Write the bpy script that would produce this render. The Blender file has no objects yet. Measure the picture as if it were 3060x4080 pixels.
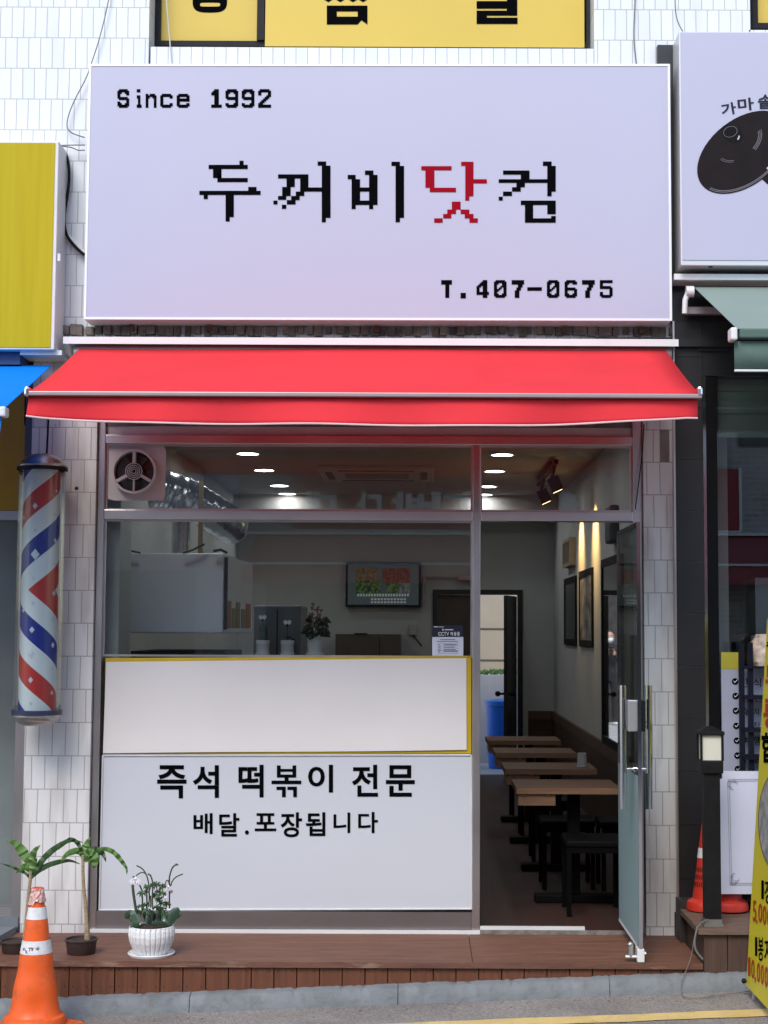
import bpy, bmesh, math, random
from mathutils import Vector, Matrix
random.seed(7)
SC = bpy.context.scene
COL = SC.collection
PI = math.pi
rad = math.radians

# ------------------------------------------------------------ camera
FPX = 6128.0                      # focal length in photo pixels (photo is 3060 x 4080)
CAM = Vector((0.0, -8.15, 1.57))
SHX = -150.0 / 4080.0
cd = bpy.data.cameras.new('camera')
cam = bpy.data.objects.new('camera', cd)
COL.objects.link(cam)
cd.sensor_fit = 'AUTO'
cd.sensor_width = 36.0
cd.lens = FPX / 4080.0 * 36.0
cd.shift_x = SHX
cd.clip_start = 0.05
cd.clip_end = 2000.0
PITCH, ROLL = 4.395, 0.25
CROT = Matrix.Rotation(rad(90 + PITCH), 3, 'X') @ Matrix.Rotation(rad(ROLL), 3, 'Z')
cam.rotation_euler = CROT.to_euler()
cam.location = CAM
SC.camera = cam

# ------------------------------------------------------------ world, sun, exposure
SUN_EL, SUN_AZ = 47.0, 198.0      # azimuth: 0 = +Y, clockwise; about 200 = from the street, a little to the left
W = bpy.data.worlds.new('World')
SC.world = W
W.use_nodes = True
nt = W.node_tree
bg = nt.nodes['Background']
sky = nt.nodes.new('ShaderNodeTexSky')
sky.sky_type = 'NISHITA'
sky.sun_disc = False
sky.sun_elevation = rad(SUN_EL)
sky.sun_rotation = rad(SUN_AZ)
sky.air_density = 1.0
sky.dust_density = 1.2
sky.ozone_density = 1.0
nt.links.new(sky.outputs[0], bg.inputs[0])
bg.inputs[1].default_value = 0.14
sd = bpy.data.lights.new('sun', 'SUN')
sd.energy = 1.15
sd.angle = rad(25)
sd.color = (1.0, 0.96, 0.90)
sun = bpy.data.objects.new('sun', sd)
COL.objects.link(sun)
to_sun = Vector((math.sin(rad(SUN_AZ)) * math.cos(rad(SUN_EL)), math.cos(rad(SUN_AZ)) * math.cos(rad(SUN_EL)), math.sin(rad(SUN_EL))))
sun.rotation_euler = to_sun.to_track_quat('Z', 'Y').to_euler()
sun.location = (0, -6, 12)
SC.view_settings.view_transform = 'Standard'
SC.view_settings.look = 'None'
SC.view_settings.gamma = 1.0
SC.view_settings.exposure = 0.97
SC.render.resolution_x, SC.render.resolution_y = 768, 1024
SC.render.engine = 'CYCLES'
SC.cycles.use_denoising = True
SC.cycles.max_bounces = 8
SC.cycles.transparent_max_bounces = 16
SC.cycles.sample_clamp_indirect = 4.0
SC.cycles.caustics_reflective = False
SC.cycles.caustics_refractive = False

# ------------------------------------------------------------ measuring: photo pixel -> point at depth Y
def ray(px, py):
    d = Vector(((px - 1530.0 + SHX * 4080.0) / FPX, -(py - 2040.0) / FPX, -1.0))
    return CROT @ d
def at(px, py, Y=0.0):
    d = ray(px, py)
    return CAM + d * ((Y - CAM.y) / d.y)
def onz(px, py, z):
    d = ray(px, py)
    return CAM + d * ((z - CAM.z) / d.z)
def onx(px, py, X):
    d = ray(px, py)
    return CAM + d * ((X - CAM.x) / d.x)
def rect(x0, y0, x1, y1, Y=0.0):
    a, b, c, d = at(x0, y0, Y), at(x1, y0, Y), at(x1, y1, Y), at(x0, y1, Y)
    return (a.x + d.x) / 2, (b.x + c.x) / 2, (c.z + d.z) / 2, (a.z + b.z) / 2     # X0 X1 Z0 Z1

# ------------------------------------------------------------ materials
MATS = {}
def N(nt, t, **kw):
    n = nt.nodes.new(t)
    for k, v in kw.items():
        setattr(n, k, v)
    return n
def mat(name, col, rough=0.6, metal=0.0, var=0.12, scale=6.0, bump=0.0, bscale=None, spec=0.5, stretch=None, dirt=None, dirt_amt=0.3, dscale=3.0, transl=0.0, coat=0.0, rvar=0.0):
    if name in MATS:
        return MATS[name]
    m = bpy.data.materials.new(name)
    m.use_nodes = True
    nt = m.node_tree
    L = nt.links.new
    p = nt.nodes['Principled BSDF']
    p.inputs['Roughness'].default_value = rough
    p.inputs['Metallic'].default_value = metal
    p.inputs['Specular IOR Level'].default_value = spec
    p.inputs['Coat Weight'].default_value = coat
    tc = N(nt, 'ShaderNodeTexCoord')
    mp = N(nt, 'ShaderNodeMapping')
    if stretch:
        mp.inputs['Scale'].default_value = stretch
    L(tc.outputs['Object'], mp.inputs[0])
    nz = N(nt, 'ShaderNodeTexNoise')
    nz.inputs['Scale'].default_value = scale
    nz.inputs['Detail'].default_value = 6
    L(mp.outputs[0], nz.inputs[0])
    rp = N(nt, 'ShaderNodeValToRGB')
    c = col
    rp.color_ramp.elements[0].position = 0.3
    rp.color_ramp.elements[1].position = 0.7
    rp.color_ramp.elements[0].color = (*[max(0, v * (1 - var)) for v in c], 1)
    rp.color_ramp.elements[1].color = (*[min(1, v * (1 + var * 0.6)) for v in c], 1)
    L(nz.outputs[0], rp.inputs[0])
    out = rp.outputs[0]
    if dirt:
        n2 = N(nt, 'ShaderNodeTexNoise')
        n2.inputs['Scale'].default_value = dscale
        n2.inputs['Detail'].default_value = 9
        n2.inputs['Roughness'].default_value = 0.7
        L(mp.outputs[0], n2.inputs[0])
        r2 = N(nt, 'ShaderNodeValToRGB')
        r2.color_ramp.elements[0].position = 0.52
        r2.color_ramp.elements[1].position = 0.75
        r2.color_ramp.elements[0].color = (0, 0, 0, 1)
        r2.color_ramp.elements[1].color = (dirt_amt,) * 3 + (1,)
        L(n2.outputs[0], r2.inputs[0])
        mx = N(nt, 'ShaderNodeMix', data_type='RGBA')
        mx.inputs[7].default_value = (*dirt, 1)
        L(r2.outputs[0], mx.inputs[0])
        L(out, mx.inputs[6])
        out = mx.outputs[2]
    L(out, p.inputs['Base Color'])
    if rvar:
        mr = N(nt, 'ShaderNodeMapRange')
        mr.inputs[3].default_value = max(0.02, rough - rvar)
        mr.inputs[4].default_value = rough + rvar
        L(nz.outputs[0], mr.inputs[0])
        L(mr.outputs[0], p.inputs['Roughness'])
    if bump:
        n3 = N(nt, 'ShaderNodeTexNoise')
        n3.inputs['Scale'].default_value = bscale or scale * 6
        n3.inputs['Detail'].default_value = 5
        L(mp.outputs[0], n3.inputs[0])
        b = N(nt, 'ShaderNodeBump')
        b.inputs['Strength'].default_value = bump
        b.inputs['Distance'].default_value = 0.01
        L(n3.outputs[0], b.inputs['Height'])
        L(b.outputs[0], p.inputs['Normal'])
    if transl:
        t = N(nt, 'ShaderNodeBsdfTranslucent')
        L(out, t.inputs[0])
        mix = N(nt, 'ShaderNodeMixShader')
        mix.inputs[0].default_value = transl
        L(p.outputs[0], mix.inputs[1])
        L(t.outputs[0], mix.inputs[2])
        L(mix.outputs[0], nt.nodes['Material Output'].inputs[0])
    MATS[name] = m
    return m
def glass(name, tint=(0.93, 0.96, 0.95), refl=1.0, rough=0.0):
    m = bpy.data.materials.new(name)
    m.use_nodes = True
    nt = m.node_tree
    L = nt.links.new
    nt.nodes.remove(nt.nodes['Principled BSDF'])
    tr = N(nt, 'ShaderNodeBsdfTransparent')
    tr.inputs[0].default_value = (*tint, 1)
    gl = N(nt, 'ShaderNodeBsdfGlossy')
    gl.inputs['Roughness'].default_value = rough
    fr = N(nt, 'ShaderNodeFresnel')
    fr.inputs[0].default_value = 1.5
    ml = N(nt, 'ShaderNodeMath', operation='MULTIPLY')
    ml.inputs[1].default_value = refl
    L(fr.outputs[0], ml.inputs[0])
    mx = N(nt, 'ShaderNodeMixShader')
    L(ml.outputs[0], mx.inputs[0])
    L(tr.outputs[0], mx.inputs[1])
    L(gl.outputs[0], mx.inputs[2])
    L(mx.outputs[0], nt.nodes['Material Output'].inputs[0])
    return m
def emit(name, col, s):
    m = bpy.data.materials.new(name)
    m.use_nodes = True
    nt = m.node_tree
    p = nt.nodes['Principled BSDF']
    p.inputs['Base Color'].default_value = (*col, 1)
    p.inputs['Emission Color'].default_value = (*col, 1)
    p.inputs['Emission Strength'].default_value = s
    return m
def tiles(name, c1, c2, mortar, bw, rh, msz, off=0.5, rough=0.3, ox=0.0, oz=0.0, stain=None, stain_amt=0.5, bump=0.35, smooth=0.1, coat=0.0, axes='XZ', squash=1.0):
    m = bpy.data.materials.new(name)
    m.use_nodes = True
    nt = m.node_tree
    L = nt.links.new
    p = nt.nodes['Principled BSDF']
    p.inputs['Roughness'].default_value = rough
    p.inputs['Coat Weight'].default_value = coat
    tc = N(nt, 'ShaderNodeTexCoord')
    sp = N(nt, 'ShaderNodeSeparateXYZ')
    L(tc.outputs['Object'], sp.inputs[0])
    cb = N(nt, 'ShaderNodeCombineXYZ')
    a1 = N(nt, 'ShaderNodeMath', operation='ADD'); a1.inputs[1].default_value = ox
    a2 = N(nt, 'ShaderNodeMath', operation='ADD'); a2.inputs[1].default_value = oz
    L(sp.outputs['XYZ'.index(axes[0])], a1.inputs[0])
    L(sp.outputs['XYZ'.index(axes[1])], a2.inputs[0])
    wz = N(nt, 'ShaderNodeTexNoise'); wz.inputs['Scale'].default_value = 3.0
    L(tc.outputs['Object'], wz.inputs[0])
    wob = N(nt, 'ShaderNodeMath', operation='MULTIPLY_ADD'); wob.inputs[1].default_value = 0.012; wob.inputs[2].default_value = -0.006
    L(wz.outputs[0], wob.inputs[0])
    a3 = N(nt, 'ShaderNodeMath', operation='ADD')
    L(a1.outputs[0], a3.inputs[0]); L(wob.outputs[0], a3.inputs[1])
    L(a3.outputs[0], cb.inputs[0]); L(a2.outputs[0], cb.inputs[1])
    b = N(nt, 'ShaderNodeTexBrick')
    b.offset = off
    b.inputs['Scale'].default_value = 1.0
    b.inputs['Brick Width'].default_value = bw
    b.inputs['Row Height'].default_value = rh
    b.inputs['Mortar Size'].default_value = msz
    b.inputs['Mortar Smooth'].default_value = smooth
    b.inputs['Color1'].default_value = (*c1, 1)
    b.inputs['Color2'].default_value = (*c2, 1)
    b.inputs['Mortar'].default_value = (*mortar, 1)
    L(cb.outputs[0], b.inputs[0])
    out = b.outputs[0]
    nz = N(nt, 'ShaderNodeTexNoise'); nz.inputs['Scale'].default_value = 2.5; nz.inputs['Detail'].default_value = 8
    mp = N(nt, 'ShaderNodeMapping'); mp.inputs['Scale'].default_value = (4.0, 1.0, 0.7)
    L(tc.outputs['Object'], mp.inputs[0]); L(mp.outputs[0], nz.inputs[0])
    r = N(nt, 'ShaderNodeValToRGB')
    r.color_ramp.elements[0].position = 0.5; r.color_ramp.elements[1].position = 0.8
    r.color_ramp.elements[0].color = (0, 0, 0, 1); r.color_ramp.elements[1].color = (stain_amt,) * 3 + (1,)
    L(nz.outputs[0], r.inputs[0])
    mx = N(nt, 'ShaderNodeMix', data_type='RGBA')
    mx.inputs[7].default_value = (*(stain or mortar), 1)
    L(r.outputs[0], mx.inputs[0]); L(out, mx.inputs[6])
    L(mx.outputs[2], p.inputs['Base Color'])
    bp = N(nt, 'ShaderNodeBump'); bp.inputs['Strength'].default_value = bump; bp.inputs['Distance'].default_value = 0.006; bp.invert = True
    L(b.outputs[1], bp.inputs['Height'])
    n4 = N(nt, 'ShaderNodeTexNoise'); n4.inputs['Scale'].default_value = 14.0
    L(tc.outputs['Object'], n4.inputs[0])
    b2 = N(nt, 'ShaderNodeBump'); b2.inputs['Strength'].default_value = 0.12; b2.inputs['Distance'].default_value = 0.004
    L(n4.outputs[0], b2.inputs['Height']); L(bp.outputs[0], b2.inputs['Normal'])
    L(b2.outputs[0], p.inputs['Normal'])
    return m

# ------------------------------------------------------------ mesh builder
class MB:
    def __init__(s):
        s.v, s.f = [], []
    def add(s, vs, fs):
        o = len(s.v)
        s.v += [Vector(v) for v in vs]
        s.f += [tuple(i + o for i in f) for f in fs]
        return s
    def box(s, x0, x1, y0, y1, z0, z1):
        return s.add([(x0, y0, z0), (x1, y0, z0), (x1, y1, z0), (x0, y1, z0), (x0, y0, z1), (x1, y0, z1), (x1, y1, z1), (x0, y1, z1)],
                     [(0, 3, 2, 1), (4, 5, 6, 7), (0, 1, 5, 4), (1, 2, 6, 5), (2, 3, 7, 6), (3, 0, 4, 7)])
    def hexa(s, p):       # 4 front corners then 4 back corners (bl, br, tr, tl)
        return s.add(p, [(0, 1, 2, 3), (5, 4, 7, 6), (4, 0, 3, 7), (1, 5, 6, 2), (3, 2, 6, 7), (4, 5, 1, 0)])
    def quad(s, a, b, c, d):
        return s.add([a, b, c, d], [(0, 1, 2, 3)])
    def poly(s, pts):
        return s.add(pts, [tuple(range(len(pts)))])
    def prism(s, pts, y0, y1):     # pts in X,Z counter-clockwise seen from -Y
        n = len(pts)
        vs = [(x, y0, z) for x, z in pts] + [(x, y1, z) for x, z in pts]
        return s.add(vs, [tuple(range(n)), tuple(range(2 * n - 1, n - 1, -1))] + [(i, n + i, n + (i + 1) % n, (i + 1) % n) for i in range(n)])
    def lathe(s, prof, c, seg=32, cap=True):
        o = [(c[0] + r * math.cos(2 * PI * k / seg), c[1] + r * math.sin(2 * PI * k / seg), c[2] + z) for r, z in prof for k in range(seg)]
        fs = [(i * seg + k, i * seg + (k + 1) % seg, (i + 1) * seg + (k + 1) % seg, (i + 1) * seg + k) for i in range(len(prof) - 1) for k in range(seg)]
        if cap:
            fs.append(tuple(range(seg - 1, -1, -1)))
            fs.append(tuple((len(prof) - 1) * seg + k for k in range(seg)))
        return s.add(o, fs)
    def tube(s, pts, r, sides=8, cap=True):
        pts = [Vector(p) for p in pts]
        rs = r if isinstance(r, (list, tuple)) else [r] * len(pts)
        vs, fs = [], []
        ref = None
        for i, p in enumerate(pts):
            t = (pts[min(i + 1, len(pts) - 1)] - pts[max(i - 1, 0)]).normalized()
            if ref is None:
                ref = t.orthogonal().normalized()
            ref = (ref - t * ref.dot(t))
            ref = ref.normalized() if ref.length > 1e-6 else t.orthogonal().normalized()
            b = t.cross(ref)
            for k in range(sides):
                a = 2 * PI * k / sides
                vs.append(p + (ref * math.cos(a) + b * math.sin(a)) * rs[i])
        for i in range(len(pts) - 1):
            for k in range(sides):
                fs.append((i * sides + k, i * sides + (k + 1) % sides, (i + 1) * sides + (k + 1) % sides, (i + 1) * sides + k))
        if cap:
            fs.append(tuple(range(sides - 1, -1, -1)))
            fs.append(tuple((len(pts) - 1) * sides + k for k in range(sides)))
        return s.add(vs, fs)
    def ball(s, c, r, sx=1, sy=1, sz=1, seg=12, rings=8):
        prof = [(max(1e-4, math.sin(PI * i / rings)) * r, -math.cos(PI * i / rings) * r) for i in range(rings + 1)]
        o = MB().lathe(prof, (0, 0, 0), seg, False)
        return s.add([(c[0] + v.x * sx, c[1] + v.y * sy, c[2] + v.z * sz) for v in o.v], o.f)
    def leaf(s, pts, w, side=None, fold=0.25):
        pts = [Vector(p) for p in pts]
        n = len(pts)
        vs, fs = [], []
        for i, p in enumerate(pts):
            t = (pts[min(i + 1, n - 1)] - pts[max(i - 1, 0)]).normalized()
            sd = Vector(side) if side is not None else t.cross(Vector((0, 1, 0)))
            sd = sd - t * sd.dot(t)
            sd = sd.normalized() if sd.length > 1e-5 else t.orthogonal().normalized()
            nm = sd.cross(t).normalized()
            ww = w[i] if isinstance(w, (list, tuple)) else w * math.sin(PI * min(0.97, max(0.06, (i + 0.35) / n)))
            vs += [p - sd * ww / 2 + nm * ww * fold, p, p + sd * ww / 2 + nm * ww * fold]
        for i in range(n - 1):
            a = i * 3
            fs += [(a, a + 1, a + 4, a + 3), (a + 1, a + 2, a + 5, a + 4)]
        return s.add(vs, fs)

ORG = {}
def obj(name, mb, m, parent=None, smooth=False, bevel=0.0, solid=0.0, subsurf=0):
    o0 = ORG.get(parent, Vector((0, 0, 0))) if parent else Vector((0, 0, 0))
    if parent is None:
        xs = [v.x for v in mb.v]; ys = [v.y for v in mb.v]; zs = [v.z for v in mb.v]
        o0 = Vector(((min(xs) + max(xs)) / 2, (min(ys) + max(ys)) / 2, min(zs)))
    me = bpy.data.meshes.new(name)
    me.from_pydata([v - o0 for v in mb.v], [], mb.f)
    me.update()
    bm = bmesh.new(); bm.from_mesh(me)
    bmesh.ops.remove_doubles(bm, verts=bm.verts, dist=1e-5)
    bm.to_mesh(me); bm.free()
    me.materials.append(m)
    if smooth:
        for p in me.polygons:
            p.use_smooth = True
        try:
            me.set_sharp_from_angle(angle=rad(40))
        except Exception:
            pass
    o = bpy.data.objects.new(name, me)
    COL.objects.link(o)
    if parent:
        o.parent = parent
    else:
        o.location = o0
    ORG[o] = o0
    if bevel:
        b = o.modifiers.new('bevel', 'BEVEL'); b.width = bevel; b.segments = 2; b.limit_method = 'ANGLE'; b.angle_limit = rad(50)
    if solid:
        b = o.modifiers.new('solid', 'SOLIDIFY'); b.thickness = solid; b.offset = 0
    if subsurf:
        b = o.modifiers.new('sub', 'SUBSURF'); b.levels = subsurf; b.render_levels = subsurf
    return o
def tag(o, label, cat, group=None, kind=None):
    if label: o['label'] = label
    if cat: o['category'] = cat
    if group: o['group'] = group
    if kind: o['kind'] = kind
    return o
def thing(name, label, cat, loc=(0, 0, 0), group=None):
    o = bpy.data.objects.new(name, None)
    o.empty_display_size = 0.1
    COL.objects.link(o)
    o.location = loc
    ORG[o] = Vector(loc)
    return tag(o, label, cat, group)
def struct(name, mb, m, **kw):
    o = obj(name, mb, m, None, **kw)
    o['kind'] = 'structure'
    return o
def copy_thing(root, loc, label=None, rotz=None):
    r = root.copy(); COL.objects.link(r); r.location = loc
    ORG[r] = Vector(loc)
    if rotz is not None: r.rotation_euler.z = rotz
    if label: r['label'] = label
    for ch in list(root.children):
        c = ch.copy(); COL.objects.link(c); c.parent = r
        for g in list(ch.children):
            d = g.copy(); COL.objects.link(d); d.parent = c
    return r
def bx(x0, y0, x1, y1, Y0, Y1, mb=None):
    """box whose front face at depth Y0 covers the photo rectangle, reaching back to Y1"""
    X0, X1, Z0, Z1 = rect(x0, y0, x1, y1, Y0)
    return (mb or MB()).box(X0, X1, min(Y0, Y1), max(Y0, Y1), Z0, Z1)

# ------------------------------------------------------------ lettering
TXT = {}
def glyph(ch, bold):
    if (ch, bold) in TXT:
        return TXT[(ch, bold)]
    c = bpy.data.curves.new('txt', 'FONT')
    c.body = ch; c.size = 1.0; c.offset = bold; c.resolution_u = 4
    o = bpy.data.objects.new('txt', c)
    COL.objects.link(o)
    dg = bpy.context.evaluated_depsgraph_get()
    me = bpy.data.meshes.new_from_object(o.evaluated_get(dg))
    vs = [v.co.copy() for v in me.vertices]
    fs = [tuple(p.vertices) for p in me.polygons]
    bpy.data.objects.remove(o); bpy.data.meshes.remove(me); bpy.data.curves.remove(c)
    x0, x1 = min(v.x for v in vs), max(v.x for v in vs)
    y0, y1 = min(v.y for v in vs), max(v.y for v in vs)
    vs = [((v.x - x0) / (x1 - x0), (v.y - y0) / (y1 - y0)) for v in vs]
    TXT[(ch, bold)] = (vs, fs)
    return vs, fs
def put(mb, ch, x0, y0, x1, y1, Y, bold=0.02, rot=0.0, P=None):
    """fit one character into a photo rectangle on the plane at depth Y"""
    vs, fs = glyph(ch, bold)
    cx, cy = (x0 + x1) / 2, (y0 + y1) / 2
    out = []
    for u, v in vs:
        dx, dy = (u - .5) * (x1 - x0), (.5 - v) * (y1 - y0)
        px = cx + dx * math.cos(rot) - dy * math.sin(rot)
        py = cy + dx * math.sin(rot) + dy * math.cos(rot)
        out.append(P(px, py) if P else at(px, py, Y))
    mb.add(out, fs)
def prect(mb, x0, y0, x1, y1, Y):
    mb.quad(at(x0, y1, Y), at(x1, y1, Y), at(x1, y0, Y), at(x0, y0, Y))

# ------------------------------------------------------------ shared materials
M_TILE = tiles('white_tile', (0.74, 0.765, 0.79), (0.69, 0.71, 0.735), (0.42, 0.42, 0.42), 0.0625, 0.168, 0.0026, rough=0.28, oz=0.055, stain=(0.45, 0.42, 0.38), stain_amt=0.25)
M_TILEP = tiles('white_pillar_tile', (0.73, 0.715, 0.70), (0.68, 0.665, 0.65), (0.38, 0.36, 0.34), 0.069, 0.172, 0.0026, rough=0.3, oz=0.03, ox=0.02, stain=(0.34, 0.29, 0.26), stain_amt=0.7)
M_STEEL = mat('brushed_steel', (0.58, 0.53, 0.51), 0.34, 1.0, 0.12, 8.0, stretch=(1, 1, .3), rvar=0.05)
M_STEELH = mat('brushed_steel_bar', (0.66, 0.60, 0.58), 0.34, 1.0, 0.12, 8.0, stretch=(.3, 1, 1), rvar=0.05)
M_CHROME = mat('polished_metal', (0.72, 0.72, 0.72), 0.12, 1.0, 0.05)
M_ALU = mat('white_aluminium', (0.74, 0.74, 0.73), 0.4, 0.0, 0.05, dirt=(0.35, 0.33, 0.3), dirt_amt=0.3)
M_SIGN = mat('lavender_sign_film', (0.455, 0.452, 0.563), 0.42, 0, 0.02, 1.2, stretch=(1, 1, .3))
M_EDGE = mat('sign_frame_grey', (0.62, 0.62, 0.63), 0.35, 0.3, 0.06, dirt=(0.3, 0.26, 0.23), dirt_amt=0.3)
M_BLACK = mat('black_vinyl', (0.0035, 0.0035, 0.0045), 0.7, 0, 0.1, spec=0.0)
M_RED = mat('red_vinyl', (0.30, 0.004, 0.014), 0.7, 0, 0.05, spec=0.03)
M_BLACKP = mat('black_powder_coat', (0.010, 0.010, 0.0115), 0.5, 0, 0.3, 20, spec=.2)
M_DARK = mat('dark_recess', (0.035, 0.032, 0.03), 0.8, 0, 0.4, 6, dirt=(0.12, 0.1, 0.09), dirt_amt=0.5)
M_GLASS = glass('window_glass', (0.96, 0.972, 0.968), 1.5)
M_WHITE = mat('white_gloss_paint', (0.78, 0.78, 0.77), 0.35, 0, 0.05)
M_YEL = mat('yellow_board', (0.58, 0.40, 0.015), 0.4, 0, 0.08)

# ============================================================ SETTING: road, kerb, line, yard ground
def road_z(x):
    return RZ0 + (x - RX0) * RSL
_a, _b = at(0, 4066, -0.83), at(2689, 3962, -0.83)
RX0, RZ0, RSL = _a.x, _a.z, (_b.z - _a.z) / (_b.x - _a.x)
def asphalt():
    m = mat('asphalt', (0.24, 0.222, 0.205), 0.85, 0, 0.25, 1.6, bump=0.6, bscale=160, dirt=(0.34, 0.31, 0.28), dirt_amt=0.7, dscale=2.2)
    nt = m.node_tree; L = nt.links.new
    p = nt.nodes['Principled BSDF']
    src = p.inputs['Base Color'].links[0].from_socket
    tc = N(nt, 'ShaderNodeTexCoord')
    v = N(nt, 'ShaderNodeTexVoronoi'); v.inputs['Scale'].default_value = 130
    L(tc.outputs['Object'], v.inputs[0])
    r = N(nt, 'ShaderNodeValToRGB')
    r.color_ramp.elements[0].position = 0.0; r.color_ramp.elements[1].position = 0.9
    r.color_ramp.elements[0].color = (0.45, 0.45, 0.45, 1); r.color_ramp.elements[1].color = (1.7, 1.65, 1.6, 1)
    L(v.outputs['Color'], r.inputs[0])
    mx = N(nt, 'ShaderNodeMix', data_type='RGBA', blend_type='MULTIPLY'); mx.inputs[0].default_value = 0.6
    L(src, mx.inputs[6]); L(r.outputs[0], mx.inputs[7])
    L(mx.outputs[2], p.inputs['Base Color'])
    return m
M_ASPH = asphalt()
g = MB()
xs = [-60, -8, -4, -2, -1, 0, 1, 2, 4, 8, 60]
ys = [-80, -12, -6, -3, -1.6, -0.82]
g.add([(x, y, road_z(x)) for y in ys for x in xs], [(j * 11 + i, j * 11 + i + 1, (j + 1) * 11 + i + 1, (j + 1) * 11 + i) for j in range(5) for i in range(10)])
struct('road', g, M_ASPH)
g = MB()
g.quad((-60, 8.97, -0.06), (60, 8.97, -0.06), (60, 60, -0.06), (-60, 60, -0.06))
struct('ground', g, mat('yard_concrete', (0.42, 0.40, 0.37), 0.9, 0, 0.2, 2, dirt=(0.2, 0.19, 0.18), dirt_amt=0.5))
# kerb: painted concrete stones with chipped upper edge
def kerb():
    mb = MB()
    t0, t1 = at(0, 3990, -0.80), at(2689, 3888, -0.80)
    sl = (t1.z - t0.z) / (t1.x - t0.x)
    rnd = random.Random(3)
    x = -5.0
    while x < 5.0:
        Lk = 0.98 + rnd.uniform(-.02, .02)
        n = 48
        vs, fs = [], []
        for i in range(n + 1):
            xx = x + Lk * i / n * 0.9965
            zt = t0.z + (xx - t0.x) * sl + rnd.uniform(-.0025, .0025)
            chip = rnd.uniform(0, .022) if rnd.random() < .2 else rnd.uniform(0, .004)
            zb = road_z(xx) - 0.05
            prof = [(-0.55, zt), (-0.785, zt - chip * .3), (-0.805 - rnd.uniform(0, .003), zt - .012 - chip), (-0.822, (zt + zb) / 2 + rnd.uniform(-.01, .01)), (-0.828 - rnd.uniform(0, .003), zb)]
            vs += [(xx, y, z) for y, z in prof]
        for i in range(n):
            for j in range(4):
                a = i * 5 + j
                fs.append((a, a + 1, a + 6, a + 5))
        fs += [tuple(range(4, -1, -1)), tuple(n * 5 + k for k in range(5))]
        mb.add(vs, fs)
        x += Lk
    return mb
struct('kerb', kerb(), mat('kerb_paint', (0.185, 0.202, 0.210), 0.75, 0, 0.16, 5, bump=1.0, bscale=22, dirt=(0.10, 0.10, 0.10), dirt_amt=0.9, dscale=4.5), smooth=True)
# grit and small stones lying along the foot of the kerb
g = MB(); rnd = random.Random(17)
for i in range(150):
    x = rnd.uniform(-2.4, 2.0); y = -.845 - abs(rnd.gauss(0, .10)); r = rnd.choice((.002, .003, .003, .004, .006))
    g.ball((x, y, road_z(x) + r * .4), r, 1.2, 1, .7, 6, 4)
o_ = struct('gravel', g, mat('grit', (.24, .21, .18), .9, 0, .5, 60)); tag(o_, 'loose grit along the foot of the kerb', 'gravel', None, 'stuff')
# yellow edge line, worn
def line_mat():
    m = mat('yellow_line_paint', (0.70, 0.51, 0.19), 0.8, 0, 0.15, 6, bump=0.5, bscale=120, dirt=(0.40, 0.33, 0.22), dirt_amt=0.9, dscale=5)
    nt = m.node_tree; L = nt.links.new
    tc = N(nt, 'ShaderNodeTexCoord')
    n = N(nt, 'ShaderNodeTexNoise'); n.inputs['Scale'].default_value = 9; n.inputs['Detail'].default_value = 10; n.inputs['Roughness'].default_value = .75
    L(tc.outputs['Object'], n.inputs[0])
    r = N(nt, 'ShaderNodeValToRGB'); r.color_ramp.elements[0].position = .30; r.color_ramp.elements[1].position = .37
    L(n.outputs[0], r.inputs[0])
    L(r.outputs[0], nt.nodes['Principled BSDF'].inputs['Alpha'])
    return m
g = MB()
rnd = random.Random(5)
pts = []
for i in range(60):
    x = -3.0 + 7.0 * i / 59
    f = (x + 3) / 7
    pts.append((x, -1.175 + rnd.uniform(-.006, .006), -1.30 + rnd.uniform(-.006, .006)))
g.add([(x, y, road_z(x) + .004) for x, a, b in pts for y in (b, a)], [(2 * i, 2 * i + 2, 2 * i + 3, 2 * i + 1) for i in range(59)])
struct('road_marking', g, line_mat())

# ============================================================ SHOP BUILDING
B = thing('shop_building', 'shop building of white upright tiles with a stainless steel glazed shopfront', 'building', (0, 0, 0))
YW = -0.08
M_TILE.node_tree.nodes  # built above
def set_oz(m, z):
    n = [x for x in m.node_tree.nodes if x.type == 'MATH' and x.operation == 'ADD'][1]
    n.inputs[1].default_value = -z + 40 * 0.0
ROWH = 128.6 * 8.07 / FPX
for m_, zz in ((M_TILE, at(200, 395, YW).z), (M_TILEP, at(250, 1961, YW).z)):
    set_oz(m_, zz - 60 * (ROWH if m_ is M_TILE else 0.172))
for n_ in M_TILE.node_tree.nodes:
    if n_.type == 'TEX_BRICK': n_.inputs['Row Height'].default_value = ROWH
for r_ in ((-900, -700, 590, 1345), (2368, -700, 2992, 1345), (2992, 122, 4200, 1345)):
    obj('tiled_wall', bx(*r_, YW, 0.17), M_TILE, B)
M_SILL = M_TILE.copy(); M_SILL.name = 'white_sill_tile'
set_oz(M_SILL, at(1400, 190, YW).z - 60 * ROWH)
obj('tiled_wall', bx(590, 190, 2368, 1345, YW - .004, 0.17), M_SILL, B)
# rough dark strip behind the awning roller, between the sign and the shopfront
g = bx(100, 1345, 2690, 1700, -0.03, 0.17)
obj('lintel', g, mat('dirty_lintel', (0.16, 0.14, 0.13), 0.9, 0, 0.5, 9, bump=0.9, bscale=30, dirt=(0.03, 0.028, 0.026), dirt_amt=0.9, dscale=4), B)
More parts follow.
